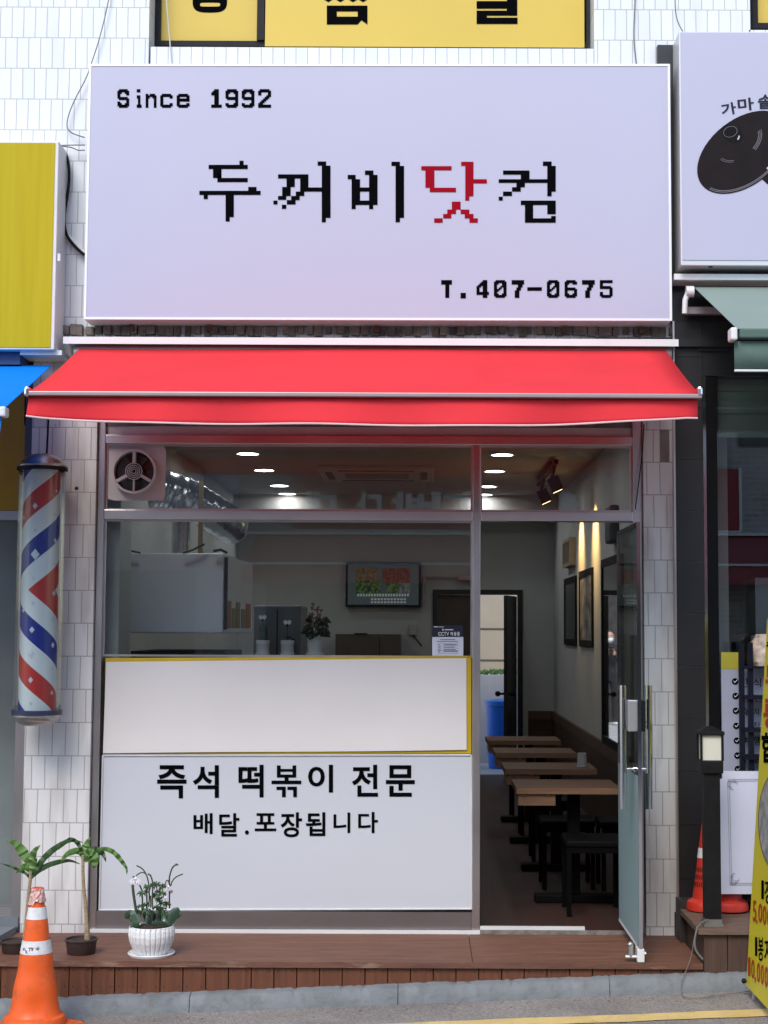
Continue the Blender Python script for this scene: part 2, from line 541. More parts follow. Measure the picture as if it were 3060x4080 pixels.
# rubble edge just above the roller
g = MB(); rnd = random.Random(11)
for i in range(70):
    px = 245 + i * 35 + rnd.uniform(-9, 9)
    X0, X1, Z0, Z1 = rect(px, 1297 + rnd.uniform(-6, 6), px + rnd.uniform(22, 34), 1335 + rnd.uniform(-5, 6), -0.1)
    g.box(X0, X1, -0.1 - rnd.uniform(0, .03), -0.081, Z0, Z1)
obj('broken_tile_course', g, mat('broken_tile', (0.20, 0.17, 0.15), 0.9, 0, 0.6, 12, bump=0.8, bscale=40), B, bevel=.004)
# pillars
PL0, PL1 = at(104, 2700, YW).x, at(366, 2700, YW).x
PR0, PR1 = at(2569, 2700, YW).x, at(2690, 2700, YW).x
ZL = at(1400, 1345, YW).z
g = MB(); g.box(PL0, PL1, YW, 0.17, -0.12, ZL); obj('pillar', g, M_TILEP, B)
M_TILEP2 = M_TILEP.copy(); M_TILEP2.name = 'white_pillar_tile_far'
g = MB(); g.box(PR0, PR1, YW, 0.17, -0.12, ZL); obj('pillar', g, M_TILEP2, B)
g = MB(); hp = at(305, 1946, YW); g.ball((hp.x, YW + .004, hp.z), .013, 1.1, .5, 1, 10, 8); hp = at(222, 1695, YW); g.ball((hp.x, YW + .004, hp.z), .009, 1.2, .5, .8, 10, 8); obj('drill_hole', g, M_DARK, B)
# chipped tile on the right pillar
obj('missing_tile_patch', bx(2629, 1712, 2667, 1840, YW - .003, YW), mat('bare_mortar', (0.24, 0.21, 0.19), 0.95, 0, 0.3, 14, bump=.6), B)

# shopfront frame: one welded frame, its panes and plates below it
FL0, FL1 = PL1 + .003, at(402, 2700, -.04).x
RJ0, RJ1 = at(2520, 1900, -.04).x, PR0 - .003
MU0, MU1 = at(1883, 2300, -.04).x, at(1914, 2300, -.04).x
ZH1, ZH0 = at(1400, 1737, -.04).z, at(1400, 1771, -.04).z
ZT1, ZT0 = at(1400, 2035, -.04).z, at(1400, 2073, -.04).z
ZP1 = at(1400, 1680, -.02).z
g = MB(); g.box(FL1, RJ0, -.05, .06, ZH0, ZH1); FR = obj('shop_window', g, M_STEELH, B, bevel=.003)
for xa_, xb_, zt_ in ((FL0, FL1, ZP1 + .15), (MU0, MU1, ZH0), (RJ0, RJ1, ZP1 + .15)):
    g = MB(); g.box(xa_, xb_, -.045, .06, -.05, zt_ - .001); obj('post', g, M_STEEL, FR, bevel=.003)
g = MB(); g.box(FL1, MU0 - .001, -.05, .06, ZT0, ZT1); g.box(MU1 + .001, RJ0, -.05, .06, ZT0, ZT1); obj('transom_bar', g, M_STEELH, FR, bevel=.003)
g = MB(); g.box(FL1, RJ0, -.02, .04, ZH1 + .001, ZP1 + .1); obj('header_panel', g, mat('header_panel', (0.55, 0.50, 0.50), 0.4, 0.2, 0.06), FR)
ZK1, ZK0 = at(1100, 3632, -.04).z, at(1100, 3704, -.04).z
g = MB(); g.box(FL1, MU0 - .001, -.04, .05, ZK0, ZK1); obj('kick_plate', g, mat('kick_steel', (.40, .37, .37), .36, 1.0, .12, 6, stretch=(.3, 1, 1), rvar=.05), FR)
g = MB(); g.box(FL0 + .01, MU1, -.066, -.046, ZK0 - .03, ZK0 + .003); obj('sill_strip', g, M_ALU, FR)
def pane(x0, x1, z0, z1, y=0.0):
    g = MB(); g.box(x0, x1, y - .003, y + .003, z0, z1)
    return obj('window_pane', g, M_GLASS, FR)
seam = at(815, 1880, 0).x
pane(FL1, seam - .002, ZT1, ZH0)
pane(seam + .002, MU0, ZT1, ZH0)
pane(MU1, RJ0, ZT1, ZH0)
ZB = at(1200, 2618, 0).z
pane(FL1, MU0, ZB, ZT0)
g = MB()
for (xa, xb, za, zb) in ((FL1, MU0, ZT1, ZH0), (MU1, RJ0, ZT1, ZH0), (FL1, MU0, ZB, ZT0)):
    b = .010
    g.box(xa, xa + b, -.016, -.004, za, zb); g.box(xb - b, xb, -.016, -.004, za, zb)
    g.box(xa + b, xb - b, -.016, -.004, za, za + b); g.box(xa + b, xb - b, -.016, -.004, zb - b, zb)
obj('glazing_bead', g, M_STEELH, FR)

# threshold under the door: pale strip and dark floor spring plate
g = MB(); x_, _, z0_, z1_ = rect(1918, 3694, 2330, 3704, -.04)
zs1, zs0 = at(2100, 3693, -.045).z, at(2100, 3705, -.045).z
g.box(MU1 + .001, at(2330, 3700, -.04).x, -.045, -.02, zs0 - .01, zs1); obj('threshold_strip', g, M_ALU, B)
g = MB(); g.box(at(2332, 3700, -.04).x, RJ0 - .002, -.0605, .075, -.05, .003); pl = obj('floor_spring_plate', g, mat('spring_plate', (0.03, 0.03, 0.033), 0.4, 0, .3, 20, spec=.3), B)
c = at(2484, 3695, 0.0); g = MB(); g.lathe([(.022, 0), (.022, .006), (.016, .008)], (c.x, -.005, .0029), 20); obj('spindle_cap', g, M_CHROME, pl, smooth=True)
g = MB(); g.box(MU1 + .001, RJ0 - .002, -.064, -.0606, -.05, at(2100, 3706, -.064).z); obj('threshold_edge', g, mat('old_cement', (0.22, 0.20, 0.18), 0.9, 0, .4, 20, bump=.5), B)

# glass door standing open toward the street
DX = onz(2484, 3700, -0.01).x
DX = 1.045
DT = at(2466, 2134, 0.0).z
DB = 0.075
DY1 = -0.745
g = MB(); g.box(DX - .006, DX + .006, DY1, -.004, DB, DT)
DOOR = obj('glass_door', g, glass('door_glass', (0.86, 0.93, 0.91), .7), B)
g = MB()
g.box(DX - .009, DX + .009, DY1 - .006, DY1, DB, DT); g.box(DX - .009, DX + .009, -.004, .004, DB, DT)
g.box(DX - .009, DX + .009, DY1, -.004, DT, DT + .02)
obj('edge_trim', g, M_CHROME, DOOR)
fz = at(2475, 3040, 0.0).z
g = MB(); g.box(DX - .0085, DX - .0065, DY1 + .004, -.008, DB + .004, fz)
obj('frosted_film', g, mat('frosted_film', (0.44, 0.60, 0.60), 0.35, 0, .04, 3, transl=.35), DOOR)
g = MB(); g.box(DX - .010, DX + .010, DY1 + .1, -.004, DB - .008, DB + .004); obj('edge_trim', g, M_ALU, DOOR)
g = MB(); g.box(DX - .017, DX + .017, DY1 - .004, DY1 + .07, DB - .065, DB - .002); pf = obj('patch_fitting', g, M_ALU, DOOR, bevel=.003)
g = MB(); g.tube([(DX - .07, DY1 + .03, DB - .045), (DX - .017, DY1 + .03, DB - .045)], .012); g.tube([(DX - .045, DY1 + .03, DB - .045), (DX - .045, DY1 + .03, DB + .012)], .013); g.ball((DX - .045, DY1 + .03, DB + .012), .015)
g.tube([(DX + .017, DY1 + .03, DB - .03), (DX + .028, DY1 + .03, DB - .03)], .011)
obj('door_stop', g, M_CHROME, DOOR, smooth=True)
for sx, ya, yb in ((-1, -0.625, 0), (1, -0.625, 0)):
    hz1, hz0 = at(2500, 2730, -0.62).z, at(2515, 3222, -0.62).z
    X = DX + sx * .062
    g = MB(); g.tube([(X, -.625, hz0), (X, -.625, hz1)], .0175, 14)
    for zz in (hz0 + .19, hz1 - .19):
        g.tube([(DX + sx * .006, -.625, zz), (X, -.625, zz)], .009, 10)
        g.tube([(DX + sx * .0065, -.625, zz), (DX + sx * .014, -.625, zz)], .017, 14)
    obj('handle', g, M_CHROME, DOOR, smooth=True)
lz1, lz0 = at(2540, 2788, -.68).z, at(2540, 2912, -.68).z
g = MB(); g.box(DX - .052, DX - .0065, -.735, -.665, lz0, lz1); lk = obj('lock', g, mat('lock_grey', (0.45, 0.45, 0.46), .35, .6), DOOR, bevel=.004)
g = MB(); g.box(DX + .0065, DX + .032, -.735, -.675, lz0, lz1); obj('lock', g, M_BLACKP, DOOR, bevel=.004)
g = MB()
cz = at(2470, 2150, 0).z
g.box(DX + .012, DX + .06, -.30, -.06, DT - .07, DT - .012); obj('door_closer', g, mat('closer_grey', (.5, .5, .5), .4, .3), DOOR, bevel=.006)

# inside shell of the shop
CZ, RWX, LWX, BWY = 3.018, 1.462, -2.02, 8.85
M_WALLI = mat('inner_wall_paint', (0.52, 0.54, 0.53), 0.85, 0, 0.05, 3)
g = MB(); g.box(LWX, RWX, .061, BWY, -.06, 0.0)
def planks():
    m = tiles('dark_plank_floor', (0.044, 0.012, 0.007), (0.025, 0.008, 0.005), (0.010, 0.005, 0.004), 0.9, 0.11, 0.002, rough=.62, stain=(.03, .016, .012), stain_amt=.6, bump=.2, axes='YX')
    return m
obj('inner_floor', g, planks(), B)
g = MB(); g.box(LWX - .2, RWX + .2, .175, BWY + .2, CZ, CZ + .2); obj('inner_ceiling', g, mat('ceiling_paint', (0.46, 0.44, 0.42), .9, 0, .04), B)
g = MB(); g.box(RWX, RWX + .2, .175, BWY, -.06, CZ); obj('side_wall', g, M_WALLI, B)
g = MB(); g.box(LWX - .2, LWX, .175, BWY, -.06, CZ); obj('side_wall', g, M_WALLI, B)
OX0, OX1, OZ = at(1723, 2700, BWY).x, at(2082, 2700, BWY).x, at(1990, 2350, BWY).z
g = MB(); g.box(LWX - .2, OX0, BWY, BWY + .12, -.06, CZ); g.box(OX1, RWX + .2, BWY, BWY + .12, -.06, CZ); g.box(OX0, OX1, BWY, BWY + .12, OZ, CZ)
obj('rear_wall', g, M_WALLI, B)
g = MB(); g.box(LWX, RWX - .001, BWY - .55, BWY - .001, 2.77, CZ - .001); obj('ceiling_beam', g, mat('beam_paint', (0.52, 0.50, 0.48), .85, 0, .04), B)
WZ = 0.69
M_WAIN = tiles('dark_wainscot', (0.085, 0.045, 0.028), (0.065, 0.034, 0.022), (0.03, 0.016, 0.01), 1.4, .16, .003, rough=.5, stain=(.04, .022, .014), stain_amt=.5, bump=.15, axes='YZ')
g = MB(); g.box(RWX - .025, RWX, .18, BWY, 0, WZ); w1 = obj('wainscot', g, M_WAIN, B)
g = MB(); g.box(RWX - .034, RWX - .025, .18, BWY - .034, WZ - .09, WZ + .004); obj('wainscot_rail', g, mat('wainscot_rail', (.13, .075, .05), .5, 0, .2, 8), w1)
g = MB(); g.box(OX1 + .06, RWX - .026, BWY - .025, BWY, 0, WZ); w2 = obj('wainscot', g, M_WAIN, B)
g = MB(); g.box(OX1 + .06, RWX - .036, BWY - .034, BWY - .025, WZ - .09, WZ + .004); obj('wainscot_rail', g, MATS['wainscot_rail'], w2)
# rear doorway: dark frame, brown closed half, black leaf folded inward
M_RFR = mat('rear_door_frame', (0.03, 0.03, 0.034), .4, .3, .2)
g = MB(); t = .055
g.box(OX0, OX0 + t, BWY - .03, BWY + .1, 0, OZ); g.box(OX1 - t, OX1, BWY - .03, BWY + .1, 0, OZ); g.box(OX0 + t, OX1 - t, BWY - .03, BWY + .1, OZ - t, OZ)
XM = at(1905, 2700, BWY).x
RD = obj('rear_door', g, M_RFR, B)
g = MB(); g.box(OX0 + t + .002, XM, BWY + .02, BWY + .06, 0.01, OZ - t - .002); obj('fixed_leaf', g, mat('brown_door_leaf', (.085, .065, .052), .5, 0, .15, 4), RD)
LX = at(2002, 2700, BWY).x
g = MB(); hx = OX1 - t - .01; a = Vector((hx, BWY - .03, 0)); b = Vector((at(2022, 2700, BWY - .62).x, BWY - .62, 0)); nrm = (b - a).cross(Vector((0, 0, 1))).normalized() * .04
g.add([a, b, b + nrm, a + nrm] + [v + Vector((0, 0, OZ - t - .02)) for v in (a, b, b + nrm, a + nrm)], [(0, 3, 2, 1), (4, 5, 6, 7), (0, 1, 5, 4), (1, 2, 6, 5), (2, 3, 7, 6), (3, 0, 4, 7)])
lf = obj('open_leaf', g, mat('dark_metal_door', (.04, .038, .038), .35, .4, .2), RD)
g = MB(); kz = at(2000, 2765, BWY - .6).z; kb = b + nrm * .5 + Vector((0, .06, kz))
g.tube([kb - Vector((.07, 0, 0)), kb + Vector((.07, 0, 0))], .012); g.ball(kb - Vector((.08, 0, 0)), .03); g.ball(kb + Vector((.08, 0, 0)), .03)
obj('knob', g, M_BLACKP, lf, smooth=True)
# white pilaster and ledge just inside the glass
g = MB(); g.box(FL1 - .02, at(478, 2350, .12).x, .10, .42, 0, CZ); obj('pilaster', g, mat('pilaster_paint', (.62, .64, .60), .8, 0, .05), B)
SZ = at(1100, 2612, .12).z
g = MB(); g.box(at(925, 2610, .1).x, MU0 - .02, .07, .30, SZ - .03, SZ); obj('ledge', g, mat('ledge_grey', (.22, .22, .22), .5, 0, .1), B)
g = MB(); g.box(FL1, MU0, .062, .068, .0, SZ - .031); obj('board_backing', g, mat('board_backing', (.2, .2, .2), .8), B)
# unseen building mass behind the facade, keeps light out; low rear lets sun into yard
g = MB(); g.box(-7, LWX - .21, .18, 3.5, -.5, 6.5); g.box(-7, LWX - .21, 3.5, 9, -.5, 3.22); g.box(RWX + .21, 7, 5.2, 9, -.5, 3.22); g.box(LWX - .2, RWX + .2, .18, 3.5, CZ + .201, 6.5)
obj('building_mass', g, mat('plain_render', (.35, .34, .33), .9), B)

# upstairs windows with yellow film
def upwin(x0, x1, y1, split, Y=.12):
    g = MB()
    Xa, Xb = at(x0, 60, Y).x, at(x1, 60, Y).x
    z0, z1 = at(x0, y1, Y).z, at(x0, -640, Y).z
    ft = 22 * 8.27 / FPX
    g.box(Xa, Xb, Y - .03, Y + .05, z0, z0 + ft); g.box(Xa, Xa + ft, Y - .03, Y + .05, z0 + ft, z1); g.box(Xb - ft * .35, Xb, Y - .03, Y + .05, z0 + ft, z1)
    if split:
        Xs = at(split, 60, Y).x
        g.box(Xs - .02, Xs + .02, Y - .045, Y + .05, z0 + ft, z1)
    return obj('upstairs_window', g, M_BLACKP, B), Xa, Xb, z0, z1
UW, Xa, Xb, z0, z1 = upwin(622, 2340, 190, 1042)
M_UYEL = mat('yellow_window_film', (0.62, 0.435, 0.052), 0.35, 0, .05, 1.5)
ft = 22 * 8.27 / FPX
g = MB(); g.box(Xa + ft, at(1028, 60, .12).x, .118, .124, z0 + ft, z1); obj('yellow_film', g, M_UYEL, UW)
g = MB(); g.box(at(1057, 60, .08).x, at(2328, 60, .08).x, .08, .086, at(1500, 186, .08).z, z1); obj('yellow_film', g, M_UYEL, UW)
g = MB()
YL = .116
def stadium(cx, cy, rx, ry, n=40, e=3.2):
    return [(cx + rx * abs(math.cos(a)) ** (2 / e) * (1 if math.cos(a) > 0 else -1), cy - ry * abs(math.sin(a)) ** (2 / e) * (1 if math.sin(a) > 0 else -1)) for a in [2 * PI * k / n for k in range(n)]]
o_, i_ = stadium(836, 0, 69, 50), stadium(837, 18, 40, 8, e=5)
vs = [at(x, y, YL) for x, y in o_] + [at(x, y, YL) for x, y in i_]
g.add(vs, [(k, (k + 1) % 40, 40 + (k + 1) % 40, 40 + k) for k in range(40)])
Y2 = .077
def pp(pts): g.poly([at(x, y, Y2) for x, y in pts][::-1])
pp([(1302, 22), (1464, 22), (1464, 45), (1302, 45)]); pp([(1302, 45), (1342, 45), (1342, 66), (1302, 66)]); pp([(1425, 45), (1464, 45), (1464, 66), (1425, 66)])
pp([(1302, 66), (1464, 66), (1464, 97), (1440, 80), (1425, 97), (1302, 97)])
for x in (1290, 1338, 1388, 1428): pp([(x, -60), (x + 34, -60), (x + 40, -6), (x + 18, 8), (x - 4, -6)])
for (a_, b_, c_, d_) in ((1899, 4, 2061, 34), (2019, 34, 2061, 42), (1899, 42, 2061, 62), (1899, 62, 1940, 70), (1899, 70, 2062, 95), (1905, -60, 2061, -30), (2020, -30, 2061, 4)):
    prect(g, a_, b_, c_, d_, Y2)
obj('lettering', g, M_BLACK, UW)
UW2, Xa, Xb, z0, z1 = upwin(2994, 4000, 120, None)
g = MB(); g.box(Xa + ft, Xb - .01, .118, .124, z0 + ft, z1); obj('yellow_film', g, M_UYEL, UW2)

# ============================================================ WOODEN DECK
DK = thing('wooden_deck', 'long brown wooden step running in front of the white shopfront', 'deck', (-.2, -.4, -.1))
def wood(name, c, **k):
    return mat(name, c, .62, 0, .3, 5, stretch=k.get('stretch', (1, 14, 14)), bump=.25, bscale=30, dirt=k.get('dirt', (.10, .052, .035)), dirt_amt=.7, dscale=2.5)
M_DECK = wood('deck_top_wood', (.165, .070, .040), dirt=(.235, .125, .085))
M_DECKF = wood('deck_front_wood', (.14, .047, .020), stretch=(12, 12, 1), dirt=(.09, .04, .025))
zd = at(1400, 3833, -.75).z
dx0, dx1 = at(-900, 3833, -.75).x, at(2800, 3833, -.75).x
g = MB()
nb = 6
DKD = .685
zdb = at(1000, 3718, -.065).z
for i in range(nb):
    ya, yb = -.75 + DKD * i / nb, -.75 + DKD * (i + 1) / nb - .0025
    za, zb_ = zd + (zdb - zd) * i / nb, zd + (zdb - zd) * (i + 1) / nb
    for (xa, xb) in ((dx0, .25), (.2525, dx1)):
        g.add([(xa, ya, za - .024), (xb, ya, za - .024), (xb, yb, zb_ - .024), (xa, yb, zb_ - .024), (xa, ya, za), (xb, ya, za), (xb, yb, zb_), (xa, yb, zb_)],
              [(0, 3, 2, 1), (4, 5, 6, 7), (0, 1, 5, 4), (1, 2, 6, 5), (2, 3, 7, 6), (3, 0, 4, 7)])
obj('deck_boards', g, M_DECK, DK, bevel=.002)
g = MB(); g.box(dx0, dx1, -.757, -.7515, zd - .026, zd + .001); obj('nosing', g, mat('worn_nosing', (.15, .065, .040), .6, 0, .3, 5, stretch=(1, 6, 6), bump=.3, bscale=40, dirt=(.40, .28, .19), dirt_amt=.9, dscale=3.2), DK)
g = MB(); rnd = random.Random(2)
pw = 89 * 7.4 / FPX
x = at(5, 3900, -.74).x - 20 * pw
screws = MB()
while x < dx1 - .02:
    x1 = min(x + pw - .0045, dx1)
    jy = rnd.uniform(-.0015, .0015)
    g.box(x, x1, -.74 + jy, -.715 + jy, -.42, zd - .027)
    for zz in (zd - .045, zd - .12, zd - .17):
        for xx in (x + .018, x1 - .018):
            if zz > road_z(x) + .1: screws.box(xx - .002, xx + .002, -.7425 + jy, -.7395 + jy, zz - .002, zz + .002)
    x += pw
FB = obj('front_planks', g, M_DECKF, DK, bevel=.0015)
obj('screw', screws, mat('rusty_screw', (.03, .02, .015), .6, .5), FB)
g = MB(); g.box(dx0, dx1, -.71, -.13, -.6, zd - .03); obj('deck_joists', g, M_DARK, DK)

# ============================================================ MAIN SIGN
YS = -0.27
S = thing('sign_box', 'large pale lavender box sign with black and red blocky lettering above the red awning', 'sign', tuple(at(1510, 1276, YS)))
TL, TR, BR_, BL = at(350, 256, YS), at(2673, 256, YS), at(2673, 1279, YS), at(340, 1273, YS)
TL.x = BL.x = (TL.x + BL.x) / 2; TR.x = BR_.x = (TR.x + BR_.x) / 2
def bk(p, d): return Vector((p.x, p.y + d, p.z))
e = .012
g = MB(); ins = [Vector((BL.x + e, YS - .003, BL.z + e)), Vector((BR_.x - e, YS - .003, BR_.z + e)), Vector((TR.x - e, YS - .003, TR.z - e)), Vector((TL.x + e, YS - .003, TL.z - e))]
g.hexa(ins + [bk(p, .01) for p in ins])
obj('sign_face', g, M_SIGN, S)
g = MB(); fr = [BL, BR_, TR, TL]
g.hexa(fr + [bk(p, .165) for p in fr])
obj('sign_casing', g, M_EDGE, S, bevel=.006)
g = MB()
for a, b, dx, dz in ((BL, BR_, 0, e), (TL, TR, 0, -e)):
    z0, z1 = sorted((a.z, a.z + dz)); g.add([(a.x, YS - .006, a.z), (b.x, YS - .006, b.z), (b.x, YS - .006, b.z + dz), (a.x, YS - .006, a.z + dz), (a.x, YS, a.z), (b.x, YS, b.z), (b.x, YS, b.z + dz), (a.x, YS, a.z + dz)], [(0, 1, 2, 3), (0, 4, 5, 1), (3, 2, 6, 7)])
g.box(BL.x, BL.x + e, YS - .006, YS, BL.z + e, TL.z - e); g.box(BR_.x - e, BR_.x, YS - .006, YS, BR_.z + e, TR.z - e)
obj('trim_edge', g, mat('sign_trim', (.80, .80, .82), .3, .1, .04), S)
# brackets to the wall
for px in (520, 830, 1500, 2250, 2560):
    p = at(px, 1290, YS + .1); g = MB(); g.box(p.x - .012, p.x + .012, YS + .12, -.081, BL.z - .035, BL.z - .004)
    obj('bracket', g, mat('rusty_bracket', (.12, .07, .045), .8, .3, .4, 20), S)
YT = YS - .0055
def crop(ox, oy, s): return lambda x, y: (ox + x / s, oy + y / s)
def rects(mb, lst, ox, oy, s, Y):
    for (a, b, c, d) in lst: prect(mb, ox + a / s, oy + b / s, ox + c / s, oy + d / s, Y)
du = [(248, 88, 264, 104), (128, 104, 280, 120), (145, 120, 178, 155), (162, 155, 280, 171), (162, 138, 178, 155), (92, 205, 330, 221), (109, 221, 125, 237), (282, 190, 314, 205), (194, 221, 226, 307), (194, 307, 210, 324)]
kk = [(398, 141, 516, 157), (431, 157, 463, 190), (414, 190, 447, 225), (398, 225, 430, 240), (380, 243, 396, 258), (484, 157, 516, 208), (467, 208, 500, 225), (449, 225, 482, 241), (432, 241, 466, 258), (413, 259, 430, 275), (552, 91, 585, 107), (568, 107, 602, 310), (568, 310, 584, 327), (516, 192, 568, 208)]
bi = [(669, 143, 700, 160), (684, 160, 717, 260), (684, 260, 700, 276), (736, 126, 769, 143), (752, 143, 785, 260), (752, 260, 768, 276), (717, 192, 752, 208), (717, 243, 752, 260), (839, 92, 872, 108), (855, 108, 888, 310), (855, 310, 872, 327)]
da = [(955, 109, 1073, 125), (971, 125, 1006, 193), (988, 193, 1090, 210), (1110, 92, 1158, 108), (1126, 108, 1158, 226), (1126, 226, 1142, 243), (1158, 160, 1210, 176), (1074, 247, 1108, 278), (1056, 278, 1090, 295), (1040, 295, 1072, 312), (1005, 312, 1038, 329), (1108, 278, 1142, 295), (1124, 295, 1158, 312), (1142, 312, 1175, 329)]
ko = [(1273, 126, 1376, 142), (1342, 142, 1376, 160), (1256, 160, 1376, 174), (1325, 174, 1358, 191), (1308, 191, 1342, 208), (1290, 208, 1308, 225), (1273, 208, 1290, 225), (1256, 228, 1272, 243), (1376, 160, 1445, 174), (1428, 91, 1462, 108), (1445, 108, 1478, 208), (1445, 208, 1462, 226), (1342, 243, 1478, 260), (1358, 260, 1390, 312), (1445, 260, 1478, 296), (1358, 312, 1478, 329), (1460, 303, 1478, 312)]
g = MB()
rects(g, du + kk + bi + ko, 700, 550, .976, YT)
BMP = {
 'S': ['.######.', '########', '###..###', '##....##', '##......', '#######.', '.#######', '......##', '##....##', '###..###', '########', '.######.'],
 'i': ['..###...', '..###...', '........', '........', '..###...', '..###...', '...##...', '...##...', '...##...', '...##...', '..####..', '..####..'],
 'n': ['........', '........', '........', '##.####.', '########', '###..###', '##....##', '##....##', '##....##', '##....##', '##....##', '##....##'],
 'c': ['........', '........', '........', '.######.', '########', '##....##', '##......', '##......', '##......', '##....##', '########', '.######.'],
 'e': ['........', '........', '........', '.######.', '########', '##....##', '########', '########', '##......', '##....##', '########', '.######.'],
 '1': ['...###..', '..####..', '.#####..', '.#####..', '...###..', '...###..', '...###..', '...###..', '...###..', '...###..', '.#######', '.#######'],
 '9': ['.######.', '########', '###..###', '##....##', '##....##', '########', '.#######', '......##', '......##', '##...###', '########', '.######.'],
 '2': ['.######.', '########', '##....##', '##....##', '.....###', '....###.', '...###..', '..###...', '.###....', '###.....', '########', '########'],
 'T': ['########', '########', '########', '...###..', '...###..', '...###..', '...###..', '...###..', '...###..', '...###..', '...###..', '...###..'],
 '4': ['....###.', '...####.', '..#####.', '.######.', '###.###.', '##..###.', '##..###.', '##..###.', '########', '########', '....###.', '....###.'],
 '0': ['.######.', '########', '###..###', '##...###', '##..####', '##.##.##', '####..##', '###...##', '##....##', '###..###', '########', '.######.'],
 '7': ['########', '########', '########', '....###.', '....###.', '...###..', '...###..', '..###...', '..###...', '..###...', '..###...', '..###...'],
 '6': ['.######.', '########', '###..###', '##......', '##......', '#######.', '########', '##....##', '##....##', '###..###', '########', '.######.'],
 '5': ['########', '########', '##......', '##......', '#######.', '########', '......##', '......##', '##....##', '##....##', '########', '.######.'],
}
def bitmap(mb, ch, x0, y0, x1, y1, Y):
    rows = BMP[ch]; w, h = (x1 - x0) / 8, (y1 - y0) / 12
    for r, row in enumerate(rows):
        k = 0
        while k < 8:
            if row[k] == '#':
                j = k
                while j < 8 and row[j] == '#': j += 1
                prect(mb, x0 + k * w, y0 + r * h, x0 + j * w, y0 + (r + 1) * h, Y); k = j
            else: k += 1
for ch, a, b in (('S', 507, 558), ('i', 580, 622), ('n', 629, 676), ('c', 692, 746), ('e', 763, 819), ('1', 906, 958), ('9', 974, 1029), ('9', 1044, 1099), ('2', 1115, 1171)):
    bitmap(g, ch, a / 1.0843, 385 / 1.0843, b / 1.0843, 465 / 1.0843, YT)
for ch, a, b in (('T', 199, 278), ('4', 458, 549), ('0', 586, 679), ('7', 716, 808), ('0', 975, 1067), ('6', 1105, 1197), ('7', 1233, 1327), ('5', 1364, 1458)):
    bitmap(g, ch, 1650 + a / 1.8433, 1080 + 66 / 1.8433, 1650 + b / 1.8433, 1080 + 196 / 1.8433, YT)
rects(g, [(341, 160, 380, 200), (831, 118, 938, 144)], 1650, 1080, 1.8433, YT)
obj('lettering', g, M_BLACK, S)
g = MB(); rects(g, da, 700, 550, .976, YT); obj('lettering', g, M_RED, S)['label'] = 'red lettering in the middle of the black name'

# ============================================================ RED AWNING
A = thing('awning', 'red fabric awning with hanging valance over the stainless shopfront', 'awning', tuple(at(1450, 1570, -1.16)))
YB, YF = -.20, -1.16
def fabric(name, c): return mat(name, c, .75, 0, .06, 2.5, bump=.12, bscale=300, transl=.30, spec=.2)
M_RFAB = fabric('red_awning_fabric', (.90, .055, .07))
bl, brr, fl, frr = at(318, 1388, YB), at(2652, 1392, YB), at(112, 1562, YF), at(2786, 1572, YF)
n, k = 24, 8
g = MB()
for j in range(k + 1):
    t = j / k
    for i in range(n + 1):
        s = i / n
        p = bl.lerp(brr, s).lerp(fl.lerp(frr, s), t)
        g.v.append(p - Vector((0, 0, .012 * math.sin(PI * t) + .003 * math.sin(9 * s + 2 * t))))
g.f = [(j * (n + 1) + i, j * (n + 1) + i + 1, (j + 1) * (n + 1) + i + 1, (j + 1) * (n + 1) + i) for j in range(k) for i in range(n)]
obj('fabric', g, M_RFAB, A, smooth=True, solid=.002)
g = MB()
n = 60
vx0, vx1 = at(114, 1580, YF).x, at(2782, 1580, YF).x
zt = at(1450, 1582, YF).z
def vbot(s):
    return at(1450, 1662 + 34 * math.sin(PI * min(1, max(0, (s * 1.02)))) ** .7 + 4 * math.sin(s * 11), YF).z
for j in range(7):
    t = j / 6
    for i in range(n + 1):
        s = i / n
        x = vx0 + (vx1 - vx0) * s - (.012 * t if i < 3 else 0)
        zb = vbot(s)
        g.v.append(Vector((x, YF + .012 + t * (.016 * math.sin(s * 26) + .012 * math.sin(s * 7 + 1)) - .014 * t, zt + (zb - zt) * t)))
g.f = [(j * (n + 1) + i, (j + 1) * (n + 1) + i, (j + 1) * (n + 1) + i + 1, j * (n + 1) + i + 1) for j in range(6) for i in range(n)]
VAL = obj('valance', g, M_RFAB, A, smooth=True, solid=.002)
h = MB(); h.tube([v + Vector((0, -.002, 0)) for v in g.v[6 * (n + 1):]], .0045, 6); obj('hem_piping', h, mat('pale_piping', (.75, .55, .55), .6), VAL)
g = MB(); z0, z1 = at(1450, 1583, YF).z, at(1450, 1566, YF).z
g.box(fl.x - .01, frr.x + .01, YF - .02, YF + .035, z0, z1); obj('front_bar', g, mat('bar_grey', (.36, .30, .30), .35, .2, .05), A, bevel=.004)
for px in (110, 2787):
    p = at(px, 1560, YF); sg = -1 if px < 1000 else 1
    g = MB(); g.box(p.x - .013, p.x + .013, YF - .026, YF + .04, p.z - .026, p.z + .022); obj('end_cap', g, M_CHROME, A, bevel=.012)
g = MB(); g.tube([bl + Vector((-.03, .03, -.02)), brr + Vector((.03, .03, -.02))], .045, 16); obj('roller', g, mat('roller_grey', (.3, .3, .3), .5, .3), A, smooth=True)
X0, X1, Z0, Z1 = rect(252, 1347, 2703, 1369, -.24)
g = MB(); g.box(X0, X1, -.24, -.081, Z0 + .008, Z1); g.box(X0, X1, -.244, -.2405, Z0 - .008, Z1); obj('rain_cover', g, M_ALU, A)
